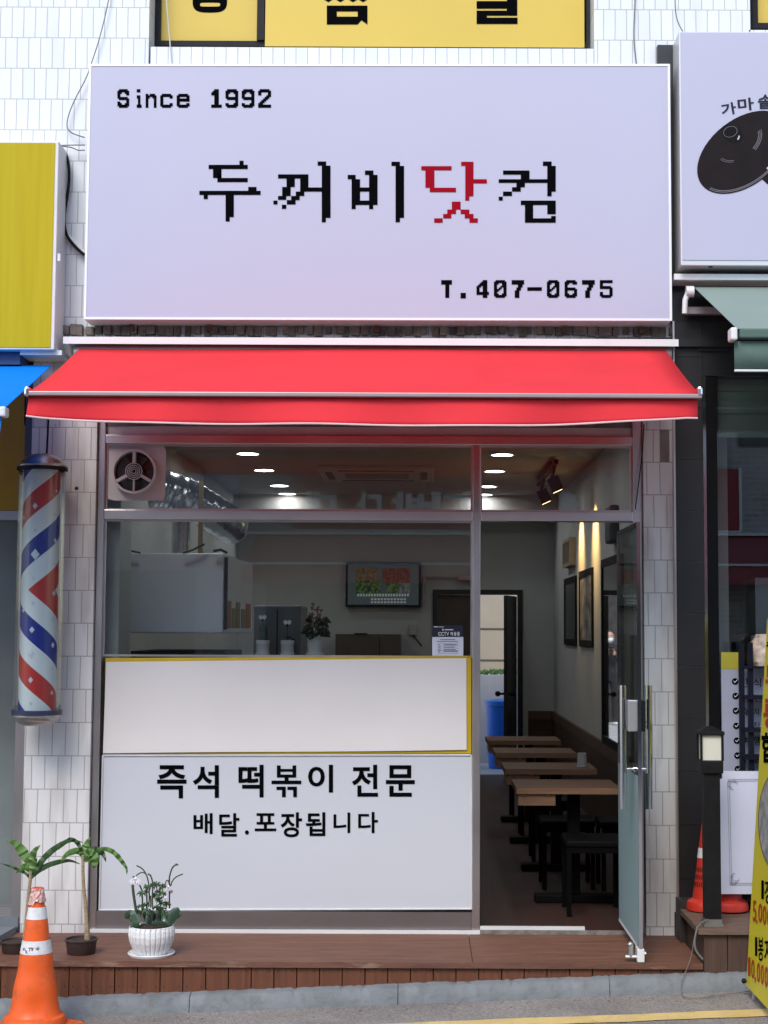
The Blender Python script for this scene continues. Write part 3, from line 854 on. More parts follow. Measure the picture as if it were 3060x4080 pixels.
for sg in (-1, 1):
    e0 = (bl if sg < 0 else brr) + Vector((-.35 * sg, .04, -.07)); e2 = (fl if sg < 0 else frr) + Vector((-.25 * sg, .03, -.03)); el = (e0 + e2) / 2 + Vector((-.42 * sg, 0, -.02))
    g = MB(); g.tube([e0, el], .02, 8); g.tube([el, e2], .016, 8); g.ball(el, .028); obj('folding_arm', g, M_ALU, A, smooth=True)

# ============================================================ WINDOW SIGN BOARDS
YP = -.016
yb = thing('yellow_board', 'yellow edged board behind blank white paper in the middle of the window', 'board', tuple(at(1150, 3003, YP)))
bx_ = [at(414, 3005, YP), at(1878, 3002, YP), at(1878, 2613, YP), at(420, 2622, YP)]
g = MB(); g.hexa(bx_ + [bk(p, .014) for p in bx_]); obj('board_panel', g, M_YEL, yb)
pts = [at(411, 3001, YP - .004), at(1859, 2988, YP - .004), at(1858, 2622, YP - .004), at(423, 2637, YP - .004)]
n = 30; g = MB(); rnd = random.Random(4)
for j in range(9):
    for i in range(n + 1):
        s, t = i / n, j / 8
        p = pts[0].lerp(pts[1], s).lerp(pts[3].lerp(pts[2], s), t)
        p = p + Vector((0, -.001 - .0035 * (math.sin(s * 9 + t * 2) * .5 + .5) * (1 - t) - .003 * math.exp(-((t) * 5) ** 2), .0015 * math.sin(s * 7) * (1 - t)))
        g.v.append(p)
g.f = [(j * (n + 1) + i, j * (n + 1) + i + 1, (j + 1) * (n + 1) + i + 1, (j + 1) * (n + 1) + i) for j in range(8) for i in range(n)]
tag(obj('paper_sheet', g, mat('white_paper', (.72, .69, .67), .85, 0, .025, 3, bump=.08, bscale=6), solid=.0008), 'blank white paper sheet taped over the yellow board in the window', 'paper sheet')
wb = thing('window_sign', 'white window board advertising instant tteokbokki in black Korean lettering', 'sign', tuple(at(1140, 3626, YP)))
bx_ = [at(396, 3626, YP), at(1880, 3621, YP), at(1878, 3008, YP), at(410, 3010, YP)]
g = MB(); g.hexa(bx_ + [bk(p, .014) for p in bx_]); obj('board_panel', g, mat('white_board', (.59, .61, .65), .35, 0, .015, 1.5), wb)
g = MB()
for a, b in ((0, 1), (1, 2), (2, 3), (3, 0)):
    g.tube([bx_[a] + Vector((0, -.003, 0)), bx_[b] + Vector((0, -.003, 0))], .005, 6)
obj('edge_bead', g, mat('bead_white', (.68, .68, .69), .3), wb)
g = MB(); K = 1.0773
for ch, a, b, c, d in (('즉', 265, 505, 391, 647), ('석', 418, 505, 530, 645), ('떡', 614, 503, 722, 643), ('이', 913, 503, 1020, 622), ('전', 1101, 503, 1213, 640), ('문', 1247, 505, 1371, 640)):
    put(g, ch, 380 + a / K, 2580 + b / K, 380 + c / K, 2580 + d / K, YP - .003, .022)
rects(g, [(779, 506, 795, 558), (846, 506, 862, 558), (795, 521, 846, 533), (795, 545, 846, 558), (812, 558, 829, 571), (756, 571, 884, 586), (777, 597, 817, 611), (801, 611, 817, 642), (824, 597, 865, 611), (849, 611, 865, 642)], 380, 2580, K, YP - .003)
for ch, a, b, c, d in (('배', 421, 711, 503, 800), ('달', 531, 711, 618, 811), ('.', 642, 784, 659, 803), ('포', 684, 711, 776, 788), ('장', 795, 707, 887, 814), ('됩', 903, 707, 987, 809), ('니', 1022, 708, 1094, 796), ('다', 1128, 706, 1213, 796)):
    put(g, ch, 380 + a / K, 2580 + b / K, 380 + c / K, 2580 + d / K, YP - .003, .02)
obj('lettering', g, M_BLACK, wb)

# ============================================================ EXHAUST FAN in the transom
F = thing('exhaust_fan', 'round white exhaust fan set in the top left transom pane', 'fan', tuple(at(540, 1990, -.02)))
X0, X1, Z0, Z1 = rect(432, 1776, 660, 1995, -.012)
fc = at(537, 1880, -.03); R0 = .114
M_PLAS = mat('fan_plastic', (.58, .52, .52), .5, 0, .06)
g = MB()
seg = 40
sq = []
for q in range(seg):
    a = 2 * PI * q / seg; dx, dz = math.cos(a), math.sin(a)
    s = min((X1 - fc.x) / dx if dx > 0 else (X0 - fc.x) / dx if dx < 0 else 9, (Z1 - fc.z) / dz if dz > 1e-9 else (Z0 - fc.z) / dz if dz < -1e-9 else 9)
    sq.append((fc.x + dx * s, -.012, fc.z + dz * s))
ci = [(fc.x + R0 * math.cos(2 * PI * q / seg), -.012, fc.z + R0 * math.sin(2 * PI * q / seg)) for q in range(seg)]
g.add(sq + ci, [(q, (q + 1) % seg, seg + (q + 1) % seg, seg + q) for q in range(seg)])
obj('mounting_plate', g, glass('smoky_plate', (.75, .72, .72), 1.0) if False else M_PLAS, F, solid=.006)
def ringy(mb, c, r0, r1, y0, y1, seg=40):
    for (ra, ya, rb, yb_) in ((r0, y0, r1, y0), (r1, y0, r1, y1), (r1, y1, r0, y1), (r0, y1, r0, y0)):
        vs = [(c.x + ra * math.cos(2 * PI * q / seg), ya, c.z + ra * math.sin(2 * PI * q / seg)) for q in range(seg)] + [(c.x + rb * math.cos(2 * PI * q / seg), yb_, c.z + rb * math.sin(2 * PI * q / seg)) for q in range(seg)]
        mb.add(vs, [(q, (q + 1) % seg, seg + (q + 1) % seg, seg + q) for q in range(seg)])
g = MB(); ringy(g, fc, R0 - .008, R0 + .004, -.06, -.011)
for a in (90, 210, 330, 270):
    d = Vector((math.cos(rad(a)), 0, math.sin(rad(a)))); p = d.cross(Vector((0, 1, 0))) * .008
    A0, A1 = fc + d * .04, fc + d * (R0 - .004)
    if a == 270: p *= .5
    g.hexa([A0 - p + Vector((0, -.03, 0)), A1 - p + Vector((0, -.03, 0)), A1 + p + Vector((0, -.03, 0)), A0 + p + Vector((0, -.03, 0)), A0 - p, A1 - p, A1 + p, A0 + p])
obj('housing_ring', g, M_PLAS, F, smooth=True)
g = MB()
for r in (.014, .024, .034, .045): ringy(g, fc, r - .0035, r, -.065, -.05, 28)
obj('hub_grille', g, M_PLAS, F)
g = MB(); ringy(g, fc, .002, .05, -.045, -.035, 28)
obj('hub', g, M_DARK, F)
g = MB(); ringy(g, fc, .001, R0 - .006, .002, .004); obj('back_disc', g, mat('fan_back', (.12, .10, .10), .8), F)  # solid dark disc added to block the view of the room behind
for q in range(5):
    g = MB(); a0 = 2 * PI * q / 5
    vs = []
    for r in (.045, .1):
        for da, dy in ((-.45, -.012), (.45, .015)):
            vs.append((fc.x + r * math.cos(a0 + da), -.005 + dy, fc.z + r * math.sin(a0 + da)))
    g.add(vs, [(0, 1, 3, 2)]); obj('fan_blade', g, mat('fan_blade', (.09, .075, .075), .6), F, solid=.003)

# ============================================================ BARBER POLE
PB = at(158, 2352, -.28)
bz0, bz1 = at(150, 2838, -.28).z, at(165, 1872, -.28).z
P = thing('barber_pole', 'glass barber pole with red and blue spiral stripes on the white pillar', 'barber pole', (PB.x, -.28, bz0 - .06))
def barber():
    m = bpy.data.materials.new('barber_stripes'); m.use_nodes = True
    nt = m.node_tree; L = nt.links.new; p = nt.nodes['Principled BSDF']; p.inputs['Roughness'].default_value = .4
    tc = N(nt, 'ShaderNodeTexCoord'); sp = N(nt, 'ShaderNodeSeparateXYZ'); L(tc.outputs['Object'], sp.inputs[0])
    def M(op, a, b=None, c=None):
        q = N(nt, 'ShaderNodeMath', operation=op)
        for i, v in enumerate((a, b, c)):
            if v is None: continue
            if isinstance(v, (int, float)): q.inputs[i].default_value = v
            else: L(v, q.inputs[i])
        return q.outputs[0]
    th = M('ARCTAN2', sp.outputs[0], M('MULTIPLY', sp.outputs[1], -1))
    u = M('DIVIDE', M('SUBTRACT', th, rad(11)), 2 * PI)
    dz = M('ABSOLUTE', M('SUBTRACT', sp.outputs[2], PB.z - (bz0 - .06)))
    s = M('FRACT', M('ADD', M('SUBTRACT', M('DIVIDE', dz, .487), u), 10.156))
    r = N(nt, 'ShaderNodeValToRGB'); r.color_ramp.interpolation = 'CONSTANT'
    cols = [(0, (.48, .035, .03)), (.25, (.66, .74, .75)), (.5, (.012, .028, .25)), (.75, (.66, .74, .75))]
    el = r.color_ramp.elements
    el[0].position, el[0].color = 0, (*cols[0][1], 1)
    el[1].position, el[1].color = .25, (*cols[1][1], 1)
    for q, c in cols[2:]: x = el.new(q); x.color = (*c, 1)
    L(s, r.inputs[0]); L(r.outputs[0], p.inputs['Base Color'])
    return m
g = MB(); g.lathe([(.094, bz0), (.094, bz1)], (PB.x, -.28, 0), 48); CY = obj('striped_cylinder', g, barber(), P, smooth=True)
g = MB(); rnd = random.Random(9)
stars = [(240, 455, 9), (367, 516, 10), (238, 622, 18), (360, 688, 24), (238, 787, 12), (362, 853, 15), (238, 951, 30), (358, 1012, 12), (228, 1112, 13), (352, 1214, 17), (222, 1282, 15), (347, 1395, 22), (216, 1463, 18), (344, 1567, 17), (212, 1628, 26), (340, 1728, 12), (207, 1803, 17), (335, 1893, 13), (208, 1962, 13), (150, 1330, 14), (150, 700, 12)]
tz0 = PB.z
for sx, sy, sr in stars:
    c0 = at(sx * .5876, 1650 + sy * .5876, -.375)
    xx = max(-.085, min(.085, c0.x - PB.x)); th = math.asin(xx / .0955)
    if abs(th) > 1.25: continue
    r = 1.3 * sr * .5876 * 7.8 / FPX
    vs = []
    for q in range(8):
        rr = r if q % 2 == 0 else r * .27
        if q % 4 == 2: rr *= .8
        a = PI / 2 + q * PI / 4
        t2 = th + rr * math.cos(a) / .0955
        vs.append((PB.x + .0955 * math.sin(t2), -.28 - .0955 * math.cos(t2), c0.z + rr * math.sin(a)))
    g.add(vs, [(0, 1, 2), (2, 3, 4), (4, 5, 6), (6, 7, 0), (0, 2, 4, 6)])
obj('star_sparkle', g, mat('silver_star', (.58, .66, .74), .4, .2, .2, 30), CY)
g = MB(); g.lathe([(.119, bz0), (.119, bz1)], (PB.x, -.28, 0), 48, False); obj('glass_tube', g, glass('tube_glass', (.97, .985, .985), .65, .02), P, smooth=True)
M_PM = mat('worn_chrome', (.48, .45, .43), .38, 1.0, .2, 20, rvar=.1)
g = MB(); g.lathe([(.120, bz1 - .004), (.127, bz1), (.127, bz1 + .02), (.115, bz1 + .028), (.11, bz1 + .04), (.09, bz1 + .058), (.085, bz1 + .064), (.05, bz1 + .078), (.03, bz1 + .083), (.001, bz1 + .084)], (PB.x, -.28, 0), 40); cp = obj('top_cap', g, M_PM, P, smooth=True)
g = MB(); g.lathe([(.1285, bz1 - .004), (.1285, bz1 + .012)], (PB.x, -.28, 0), 40); obj('dark_band', g, M_BLACKP, cp, smooth=True)
g = MB(); g.lathe([(.001, bz0 - .068), (.06, bz0 - .066), (.09, bz0 - .054), (.095, bz0 - .046), (.108, bz0 - .04), (.112, bz0 - .03), (.122, bz0 - .022), (.124, bz0 - .01), (.12, bz0)], (PB.x, -.28, 0), 40); cp = obj('bottom_cap', g, M_PM, P, smooth=True)
g = MB(); g.lathe([(.1265, bz0 - .012), (.1265, bz0 + .012)], (PB.x, -.28, 0), 40); obj('dark_band', g, mat('blue_black_band', (.02, .025, .06), .4), cp, smooth=True)
for z in (bz0 + .01, bz1 + .01):
    g = MB(); g.box(PB.x - .02, PB.x + .02, -.17, -.081, z - .02, z + .02); obj('wall_bracket', g, M_PM, P)

# ============================================================ PLANTS ON THE DECK
M_LEAF = mat('dracaena_leaf', (.13, .26, .06), .42, 0, .3, 9, transl=.25, spec=.5)
M_LEAFD = mat('dark_dracaena_leaf', (.05, .11, .035), .42, 0, .3, 9, transl=.2)
M_STEM = mat('tan_stem', (.36, .26, .15), .7, 0, .3, 30, bump=.5, bscale=60, stretch=(1, 1, 4))
M_SOIL = mat('potting_soil', (.05, .03, .02), .95, 0, .6, 60, bump=1, bscale=80)
M_BPOT = mat('brown_plastic_pot', (.045, .028, .025), .45, 0, .15)
CR = lambda x, y: (x * .4822, 3200 + y * .4822)
def potted(label, cx, ybot, rim, hpx, Y, stem, leaves, base):
    b = at(cx, ybot, Y); s = (Y - CAM.y) / FPX
    t = thing('potted_plant', label, 'plant', (b.x, Y, b.z), 'small potted plants on the wooden deck')
    r, h = rim / 2 * s, hpx * s
    g = MB(); g.lathe([(r * .76, 0), (r * .8, .003), (r * .93, h * .9), (r * 1.0, h * .92), (r * 1.0, h), (r * .93, h), (r * .9, h * .85), (.001, h * .84)], (b.x, Y, b.z), 32); obj('pot', g, M_BPOT, t, smooth=True)
    g = MB(); g.lathe([(r * .91, h * .87), (r * .5, h * .92), (.001, h * .93)], (b.x, Y, b.z), 20, False); obj('soil', g, M_SOIL, t, smooth=True)
    sp_ = [at(*CR(*p), Y) for p in stem]
    sp_[0].z = b.z + h * .8
    g = MB(); g.tube(sp_, [.014 if i == 0 else .010 - .003 * i / len(sp_) for i in range(len(sp_))], 8); obj('stem', g, M_STEM, t, smooth=True)
    rr = random.Random(int(cx))
    for pl, w, tilt, dark in leaves:
        n = len(pl)
        dY = rr.uniform(-.05, .05)
        pts = []
        fine = []
        for i in range(n - 1):
            for q in range(4):
                fine.append((pl[i][0] + (pl[i + 1][0] - pl[i][0]) * q / 4, pl[i][1] + (pl[i + 1][1] - pl[i][1]) * q / 4))
        fine.append(pl[-1])
        for _ in range(2):
            fine = [fine[0]] + [((fine[i - 1][0] + 2 * fine[i][0] + fine[i + 1][0]) / 4, (fine[i - 1][1] + 2 * fine[i][1] + fine[i + 1][1]) / 4) for i in range(1, len(fine) - 1)] + [fine[-1]]
        m = len(fine)
        for i, p in enumerate(fine):
            pts.append(at(p[0] * .4822, 3200 + p[1] * .4822, Y + dY * i / m + .006 * math.sin(i * 1.7)))
        ws = [w * s * .4822 * (math.sin(PI * min(.97, .1 + .9 * i / (m - 1)) ** .8)) * (1 + .05 * math.sin(i * 1.3)) * .88 + .003 for i in range(m)]
        ws[-1] = .001
        g = MB(); g.leaf(pts, ws, side=None if tilt is None else tilt, fold=.14); obj('leaf', g, M_LEAFD if dark else M_LEAF, t, smooth=True)
    return t
potted('bent stemmed plant with drooping leaves in a small brown bowl pot', 323, 3811, 130, 70, -.58,
       [(722, 1100), (715, 960), (703, 800), (690, 690), (685, 560), (686, 430)],
       [([(688, 450), (700, 380), (715, 330), (748, 278)], 62, None, 0), ([(684, 440), (660, 405), (630, 392), (560, 415), (525, 450), (498, 496)], 55, None, 0),
        ([(684, 420), (655, 350), (620, 310), (575, 290), (540, 312)], 34, None, 1), ([(688, 470), (725, 430), (765, 440), (785, 490), (770, 545)], 120, None, 0),
        ([(690, 430), (740, 400), (800, 385), (855, 420), (876, 488)], 66, None, 1), ([(780, 390), (870, 375), (940, 405), (985, 455), (1020, 500), (1050, 545), (1046, 592)], 40, None, 0)], None)
potted('tall stemmed plant in a brown bowl pot, partly behind the striped traffic cone', 62, 3814, 122, 66, -.56,
       [(205, 1120), (215, 1000), (228, 850), (240, 720), (250, 640), (254, 560)],
       [([(250, 500), (205, 440), (170, 380), (120, 325), (45, 308)], 90, None, 0), ([(252, 520), (262, 450), (285, 390), (335, 346)], 60, None, 0), ([(252, 560), (215, 525), (175, 535), (132, 580)], 62, None, 0),
        ([(250, 600), (265, 520), (290, 470), (300, 450)], 60, None, 0),
        ([(258, 620), (310, 530), (360, 455), (430, 390), (500, 345), (560, 310), (620, 310), (685, 326)], 52, None, 1), ([(258, 615), (320, 555), (400, 510), (500, 482), (580, 472), (665, 505)], 44, None, 1),
        ([(250, 625), (215, 580), (150, 550), (80, 520), (0, 496)], 24, None, 1)], None)
# orchid planter
OY = -.60
ob = at(603, 3806, OY)
T = thing('orchid_planter', 'white ribbed round planter of pale orchids standing on a saucer', 'planter', tuple(ob), 'small potted plants on the wooden deck')
def ribbed():
    prof = [(.072, 0), (.078, .004), (.093, .03), (.106, .06), (.112, .09), (.110, .115), (.105, .130), (.101, .132), (.098, .124), (.09, .11), (.001, .105)]
    seg = 26 * 8; mb = MB(); rr = random.Random(1)
    jit = [rr.uniform(-.06, .06) for _ in range(26)]
    fineprof = []
    for i in range(len(prof) - 1):
        q = 4 if 1 < i < 6 else 1
        for k in range(q): fineprof.append((prof[i][0] + (prof[i + 1][0] - prof[i][0]) * k / q, prof[i][1] + (prof[i + 1][1] - prof[i][1]) * k / q))
    fineprof.append(prof[-1])
    for j, (r, z) in enumerate(fineprof):
        for k in range(seg):
            a = 2 * PI * k / seg
            ph = (k % 8) / 8
            rib = 1.0 if r < .07 or z < .003 or (j > len(fineprof) - 6) else 0
            d = 0 if rib else (-.009 if k % 8 == 0 else -.0015 if k % 8 in (1, 7) else 0)
            mb.v.append(Vector((ob.x + (r + d) * math.cos(a), OY + (r + d) * math.sin(a), ob.z + .010 + z)))
    np_ = len(fineprof)
    mb.f = [(j * seg + k, j * seg + (k + 1) % seg, (j + 1) * seg + (k + 1) % seg, (j + 1) * seg + k) for j in range(np_ - 1) for k in range(seg)]
    mb.f.append(tuple(range(seg - 1, -1, -1)))
    return mb
obj('pot', ribbed(), mat('white_glazed_pot', (.80, .80, .80), .45, 0, .08, 30, bump=.35, bscale=120), T)
g = MB(); g.lathe([(.09, 0), (.108, .003), (.113, .014), (.110, .018), (.106, .013), (.09, .009), (.001, .009)], tuple(ob), 48); obj('saucer', g, mat('white_saucer', (.74, .74, .74), .35), T, smooth=True)
g = MB(); g.lathe([(.097, .135), (.05, .140), (.001, .142)], (ob.x, OY, ob.z), 24, False); obj('soil', g, M_SOIL, T)
CQ = lambda x, y: (450 + x / 4.9167, 3400 + y / 4.9167)
def oq(x, y, dy=0.0): return at(*CQ(x, y), OY + dy)
M_ORL = mat('orchid_leaf', (.025, .062, .028), .35, 0, .3, 10, coat=.3)
M_ORS = mat('orchid_stem', (.045, .06, .03), .5, 0, .3)
def sm(pl, it=3):
    for _ in range(it):
        o = [pl[0]]
        for a, b in zip(pl, pl[1:]):
            o += [tuple(a[i] * .75 + b[i] * .25 for i in range(len(a))), tuple(a[i] * .25 + b[i] * .75 for i in range(len(a)))]
        pl = o + [pl[-1]]
    return pl
stems = [([(455, 1140), (430, 980), (400, 780), (385, 620)], .0055), ([(780, 1100), (770, 900), (780, 640), (770, 520), (735, 430), (680, 400)], .0028), ([(700, 1050), (715, 800), (700, 560), (650, 400), (570, 290), (460, 240)], .0026), ([(690, 560), (660, 420), (600, 370), (520, 385), (455, 440)], .0022),
         ([(1110, 1080), (1105, 860), (1110, 640), (1100, 500), (1130, 360), (1180, 250), (1265, 215)], .0030), ([(1130, 640), (1160, 540), (1240, 455), (1370, 405)], .0024), ([(575, 1180), (580, 960), (570, 720), (520, 620)], .003), ([(665, 1180), (665, 900), (660, 620)], .003), ([(1020, 1250), (1040, 1100), (1045, 960)], .0025), ([(770, 1380), (768, 1250), (765, 1150)], .002), ([(740, 1060), (742, 930), (735, 830)], .003), ([(1020, 640), (1040, 540), (1070, 520), (1100, 580)], .002)]
g = MB()
for q, (pl, r) in enumerate(stems):
    d = ((q * 37) % 9 - 4) * .008
    g.tube([oq(x, y, d) for x, y in sm(pl, 2)], r * 1.35, 6)
obj('stems', g, M_ORS, T, smooth=True).name = 'stem_cluster'
broad = [([(450, 1330), (380, 1240), (320, 1180), (250, 1280)], 190, .0, 0), ([(500, 1420), (470, 1300), (455, 1180), (500, 1100)], 130, -.04, 0), ([(520, 1400), (450, 1410), (380, 1440), (340, 1400)], 130, -.08, 0), ([(1050, 1380), (1120, 1280), (1210, 1160), (1290, 1070)], 215, -.03, 0), ([(760, 1390), (880, 1365), (1000, 1370), (1110, 1430)], 80, -.07, 0), ([(700, 1380), (640, 1200), (600, 1120), (560, 1160)], 130, .03, 0), ([(850, 1380), (880, 1250), (960, 1150), (1010, 1120)], 170, .04, 0), ([(640, 1400), (700, 1300), (760, 1220), (830, 1180)], 150, .02, 0), ([(1090, 1350), (1230, 1270), (1340, 1190)], 70, .05, 0), ([(1000, 1390), (1020, 1280), (1010, 1180), (960, 1120)], 140, 0, 0)]
for pl, w, d, _ in broad:
    pts = [oq(x, y, d + i * .002) for i, (x, y) in enumerate(sm(pl, 2))]
    m = len(pts); s = (OY - CAM.y) / FPX / 4.9167
    ws = [max(.002, w * s * math.sin(PI * min(.96, .12 + .88 * i / (m - 1)) ** .9) ** .6) for i in range(m)]
    g = MB(); g.leaf(pts, ws, fold=.15); obj('leaf', g, M_ORL, T, smooth=True)
g = MB(); rr = random.Random(21)
def spray(cx, cy, n, r, dy):
    for q in range(n):
        a = 2 * PI * q / n + rr.uniform(-.3, .3); l = r * rr.uniform(.7, 1.15)
        p0 = (cx, cy); p1 = (cx + l * .6 * math.cos(a), cy + l * .45 * math.sin(a) - 12); p2 = (cx + l * math.cos(a), cy + l * .8 * math.sin(a) + 22)
        d2 = dy + rr.uniform(-.025, .025)
        pts = [oq(*p0, dy), oq(*p1, (dy + d2) / 2), oq(*p2, d2)]
        g.leaf(pts, [.004, .0085, .001], fold=.2)
for cx, cy, n, r in ((560, 780, 8, 105), (655, 660, 7, 90), (740, 640, 7, 100), (850, 620, 8, 110), (960, 660, 9, 110), (900, 760, 8, 110), (820, 830, 8, 90), (980, 790, 8, 90), (900, 900, 9, 110), (640, 1010, 6, 80), (540, 1040, 6, 85), (860, 1060, 7, 100), (960, 980, 9, 110), (940, 1100, 8, 110), (1060, 1000, 7, 90), (560, 1150, 8, 110), (640, 1130, 8, 100), (1000, 1180, 8, 100), (720, 1140, 7, 90), (660, 760, 5, 70)):
    spray(cx, cy, n, r, rr.uniform(-.05, .05))
obj('foliage', g, mat('small_green_leaf', (.05, .115, .04), .45, 0, .4, 20, transl=.2), T, smooth=True)
M_PET = mat('pale_orchid_petal', (.85, .80, .84), .5, 0, .12, 40, transl=.2)
def flower(cx, cy, r, dy, squash=1.0):
    g = MB(); s = (OY - CAM.y) / FPX / 4.9167
    c = oq(cx, cy, dy)
    for a, l, w in ((180, 1.0, .85), (0, 1.0, .85), (90, .75, .5), (225, .75, .45), (315, .75, .45)):
        d = Vector((math.cos(rad(a)) * squash, -.12, math.sin(rad(a)))) * r * s
        pts = [c + d * t * l + Vector((0, -.008 * math.sin(PI * t), 0)) for t in (0, .25, .5, .75, 1.0)]
        g.leaf(pts, [w * r * s * v for v in (.25, .8, 1.0, .85, .2)], fold=.08)
    o = obj('flower', g, M_PET, T, smooth=True)
    g = MB(); g.ball(c + Vector((0, -.007, -.15 * r * s)), .13 * r * s, 1, .8, 1.2); obj('flower_centre', g, mat('orchid_lip', (.45, .22, .22), .5), o, smooth=True)
flower(440, 545, 115, -.03); flower(1090, 690, 95, -.02, .6); flower(1150, 740, 80, .01, .4); flower(1035, 900, 80, -.05, .55)
g = MB()
for x, y in ((400, 460), (430, 470), (1240, 215), (1265, 222), (735, 430)): g.ball(oq(x, y), .0045)
obj('flower_buds', g, M_ORS, T, smooth=True).name = 'flower_bud'

# ============================================================ TRAFFIC CONE (foreground, left)
CY_ = -1.10
ct = at(150, 3536, CY_)
gz = road_z(ct.x)
TC = thing('traffic_cone', 'large orange traffic cone with two white reflective bands on the road edge', 'traffic cone', (ct.x, CY_, gz))
s = (CY_ - CAM.y) / FPX
M_ORG = mat('orange_cone_plastic', (.82, .115, .012), .45, 0, .10, 4, bump=.15, bscale=18, dirt=(.28, .085, .035), dirt_amt=.9, dscale=10)
zc = lambda y: at(150, y, CY_).z
def rr_at(y): return (20 + (98 - 20) * (y - 3536) / (4040 - 3536)) * s
g = MB()
prof = [(rr_at(y) + (.002 * math.sin(y * .05)), zc(y)) for y in range(4036, 3535, -25)] + [(20 * s, zc(3536)), (15 * s, zc(3536)), (15 * s, zc(3560)), (.001, zc(3562))]
prof = [(118 * s, zc(4082)), (119 * s, zc(4062)), (114 * s, zc(4046)), (102 * s, zc(4040))] + prof
g.lathe(prof, (ct.x, CY_, 0), 48)
rnd = random.Random(8)
for v in g.v:
    a = math.atan2(v.y - CY_, v.x - ct.x)
    dent = .010 * math.exp(-((a + 1.25) / .35) ** 2 - ((v.z - zc(4000)) / .05) ** 2)
    r = math.hypot(v.x - ct.x, v.y - CY_)
    if r > .02: v.x -= math.cos(a) * dent; v.y -= math.sin(a) * dent
obj('cone_body', g, M_ORG, TC, smooth=True)
g = MB(); h = .158; c4 = [(ct.x + h * math.sqrt(2) * math.cos(rad(a)), CY_ + h * math.sqrt(2) * math.sin(rad(a))) for a in (12, 102, 192, 282)]
g.add([(x, y, road_z(x) + .001) for x, y in c4] + [(x * .98 + ct.x * .02, y * .98 + CY_ * .02, zc(4082) + .004) for x, y in c4], [(3, 2, 1, 0), (4, 5, 6, 7), (0, 1, 5, 4), (1, 2, 6, 5), (2, 3, 7, 6), (3, 0, 4, 7)])
obj('base_plate', g, M_ORG, TC, bevel=.008)
M_REFL = mat('white_reflective_band', (.72, .71, .71), .4, 0, .12, 30, bump=.3, bscale=60)
for ya, yb_ in ((3658, 3611), (3793, 3741)):
    g = MB(); g.lathe([(rr_at(ya) + .0025, zc(ya)), (rr_at((ya + yb_) / 2) + .0022, zc((ya + yb_) / 2)), (rr_at(yb_) + .0025, zc(yb_))], (ct.x, CY_, 0), 48, False); obj('reflective_band', g, M_REFL, TC, smooth=True)
g = MB(); rnd = random.Random(3)
for i, y in enumerate(range(3597, 3536, -10)):
    for k in range(24):
        a = 2 * PI * k / 24
        r = rr_at(y) + .0035 + rnd.uniform(-.003, .004)
        g.v.append(Vector((ct.x + r * math.cos(a), CY_ + r * math.sin(a), zc(y + (rnd.uniform(-14, 8) if i == 0 else 0)))))
g.f = [(i * 24 + k, i * 24 + (k + 1) % 24, (i + 1) * 24 + (k + 1) % 24, (i + 1) * 24 + k) for i in range(6) for k in range(24)]
obj('tape_wrap', g, mat('crumpled_clear_tape', (.66, .40, .36), .25, 0, .5, 60, bump=.6, bscale=90, coat=.4), TC)
# pen marks on the lower band: three scribbled strokes groups
g = MB()
def conept(px, py):
    p = at(px, py, CY_ - .07); z = p.z; r = rr_at(2040 + 0) if False else None
    y = py; r = rr_at(y) + .0045
    xx = (px - 150) * s * 1.0
    xx = max(-r * .95, min(r * .95, xx)); th = math.asin(xx / r)
    return Vector((ct.x + r * math.sin(th), CY_ - r * math.cos(th), zc(y)))
for st in ([(108, 3768), (116, 3776)], [(116, 3766), (110, 3778)], [(118, 3770), (130, 3788)], [(126, 3776), (122, 3786)], [(133, 3765), (146, 3765)], [(140, 3765), (137, 3778)], [(147, 3762), (148, 3776)], [(152, 3763), (150, 3774)], [(162, 3764), (166, 3770)], [(172, 3760), (168, 3768)], [(164, 3770), (176, 3768)], [(170, 3768), (171, 3776)]):
    g.tube([conept(*p) for p in st], .0011, 5)
obj('pen_mark', g, M_BLACK, TC)

# ============================================================ RIGHT NEIGHBOUR (black tiled shop)
RB = thing('black_shop', 'black tiled shopfront under a green awning, cut by the picture edge', 'building', tuple(at(2750, 3680, -.12)))
YR = -.12
M_BTILE = mat('black_porcelain_tile', (.016, .0145, .016), .4, 0, .25, 2.5, dirt=(.032, .03, .032), dirt_amt=.5)
M_FASC = mat('black_fascia', (.014, .014, .015), .4, 0, .3, 3)
# pillar of tiles with pale joints
xa, xb = at(2699, 2700, YR).x, at(2809, 2700, YR).x
ztop = at(2700, 1280, YR).z
g = MB(); g.box(xa, xb, YR + .002, .25, .05, ztop); obj('pillar', g, mat('pale_grout', (.26, .25, .25), .8), RB)
jy = [1490, 1690 + 141 - 204, 1690 + 141, 1690 + 346 - 1, 2239, 2445, 2653, 2862, 3074, 3287, 3502, 3700]
jy = [1423, 1627, 1831, 2035, 2239, 2445, 2653, 2862, 3074, 3287, 3502, 3720]
zs = [ztop] + [at(2750, y, YR).z for y in jy]
g = MB()
for a, b in zip(zs, zs[1:]): g.box(xa, xb, YR - .004, YR + .002, b + .0018, a - .0018)
obj('pillar_tile', g, M_BTILE, RB)
g = MB(); g.box(at(2691, 2700, YR).x, xa - .001, YR - .004, .1, .05, ztop); obj('corner_trim', g, M_STEEL, RB)
g = MB(); g.box(xb + .001, at(2822, 2700, YR).x, YR - .006, .0, .1, at(2815, 1500, YR).z); obj('corner_trim', g, M_CHROME, RB)
g = bx(2624, 182, 4200, 1283, YR, .1); obj('fascia', g, M_FASC, RB)
X0, X1, Z0, Z1 = rect(2700, 1283, 4200, 1500, YR)
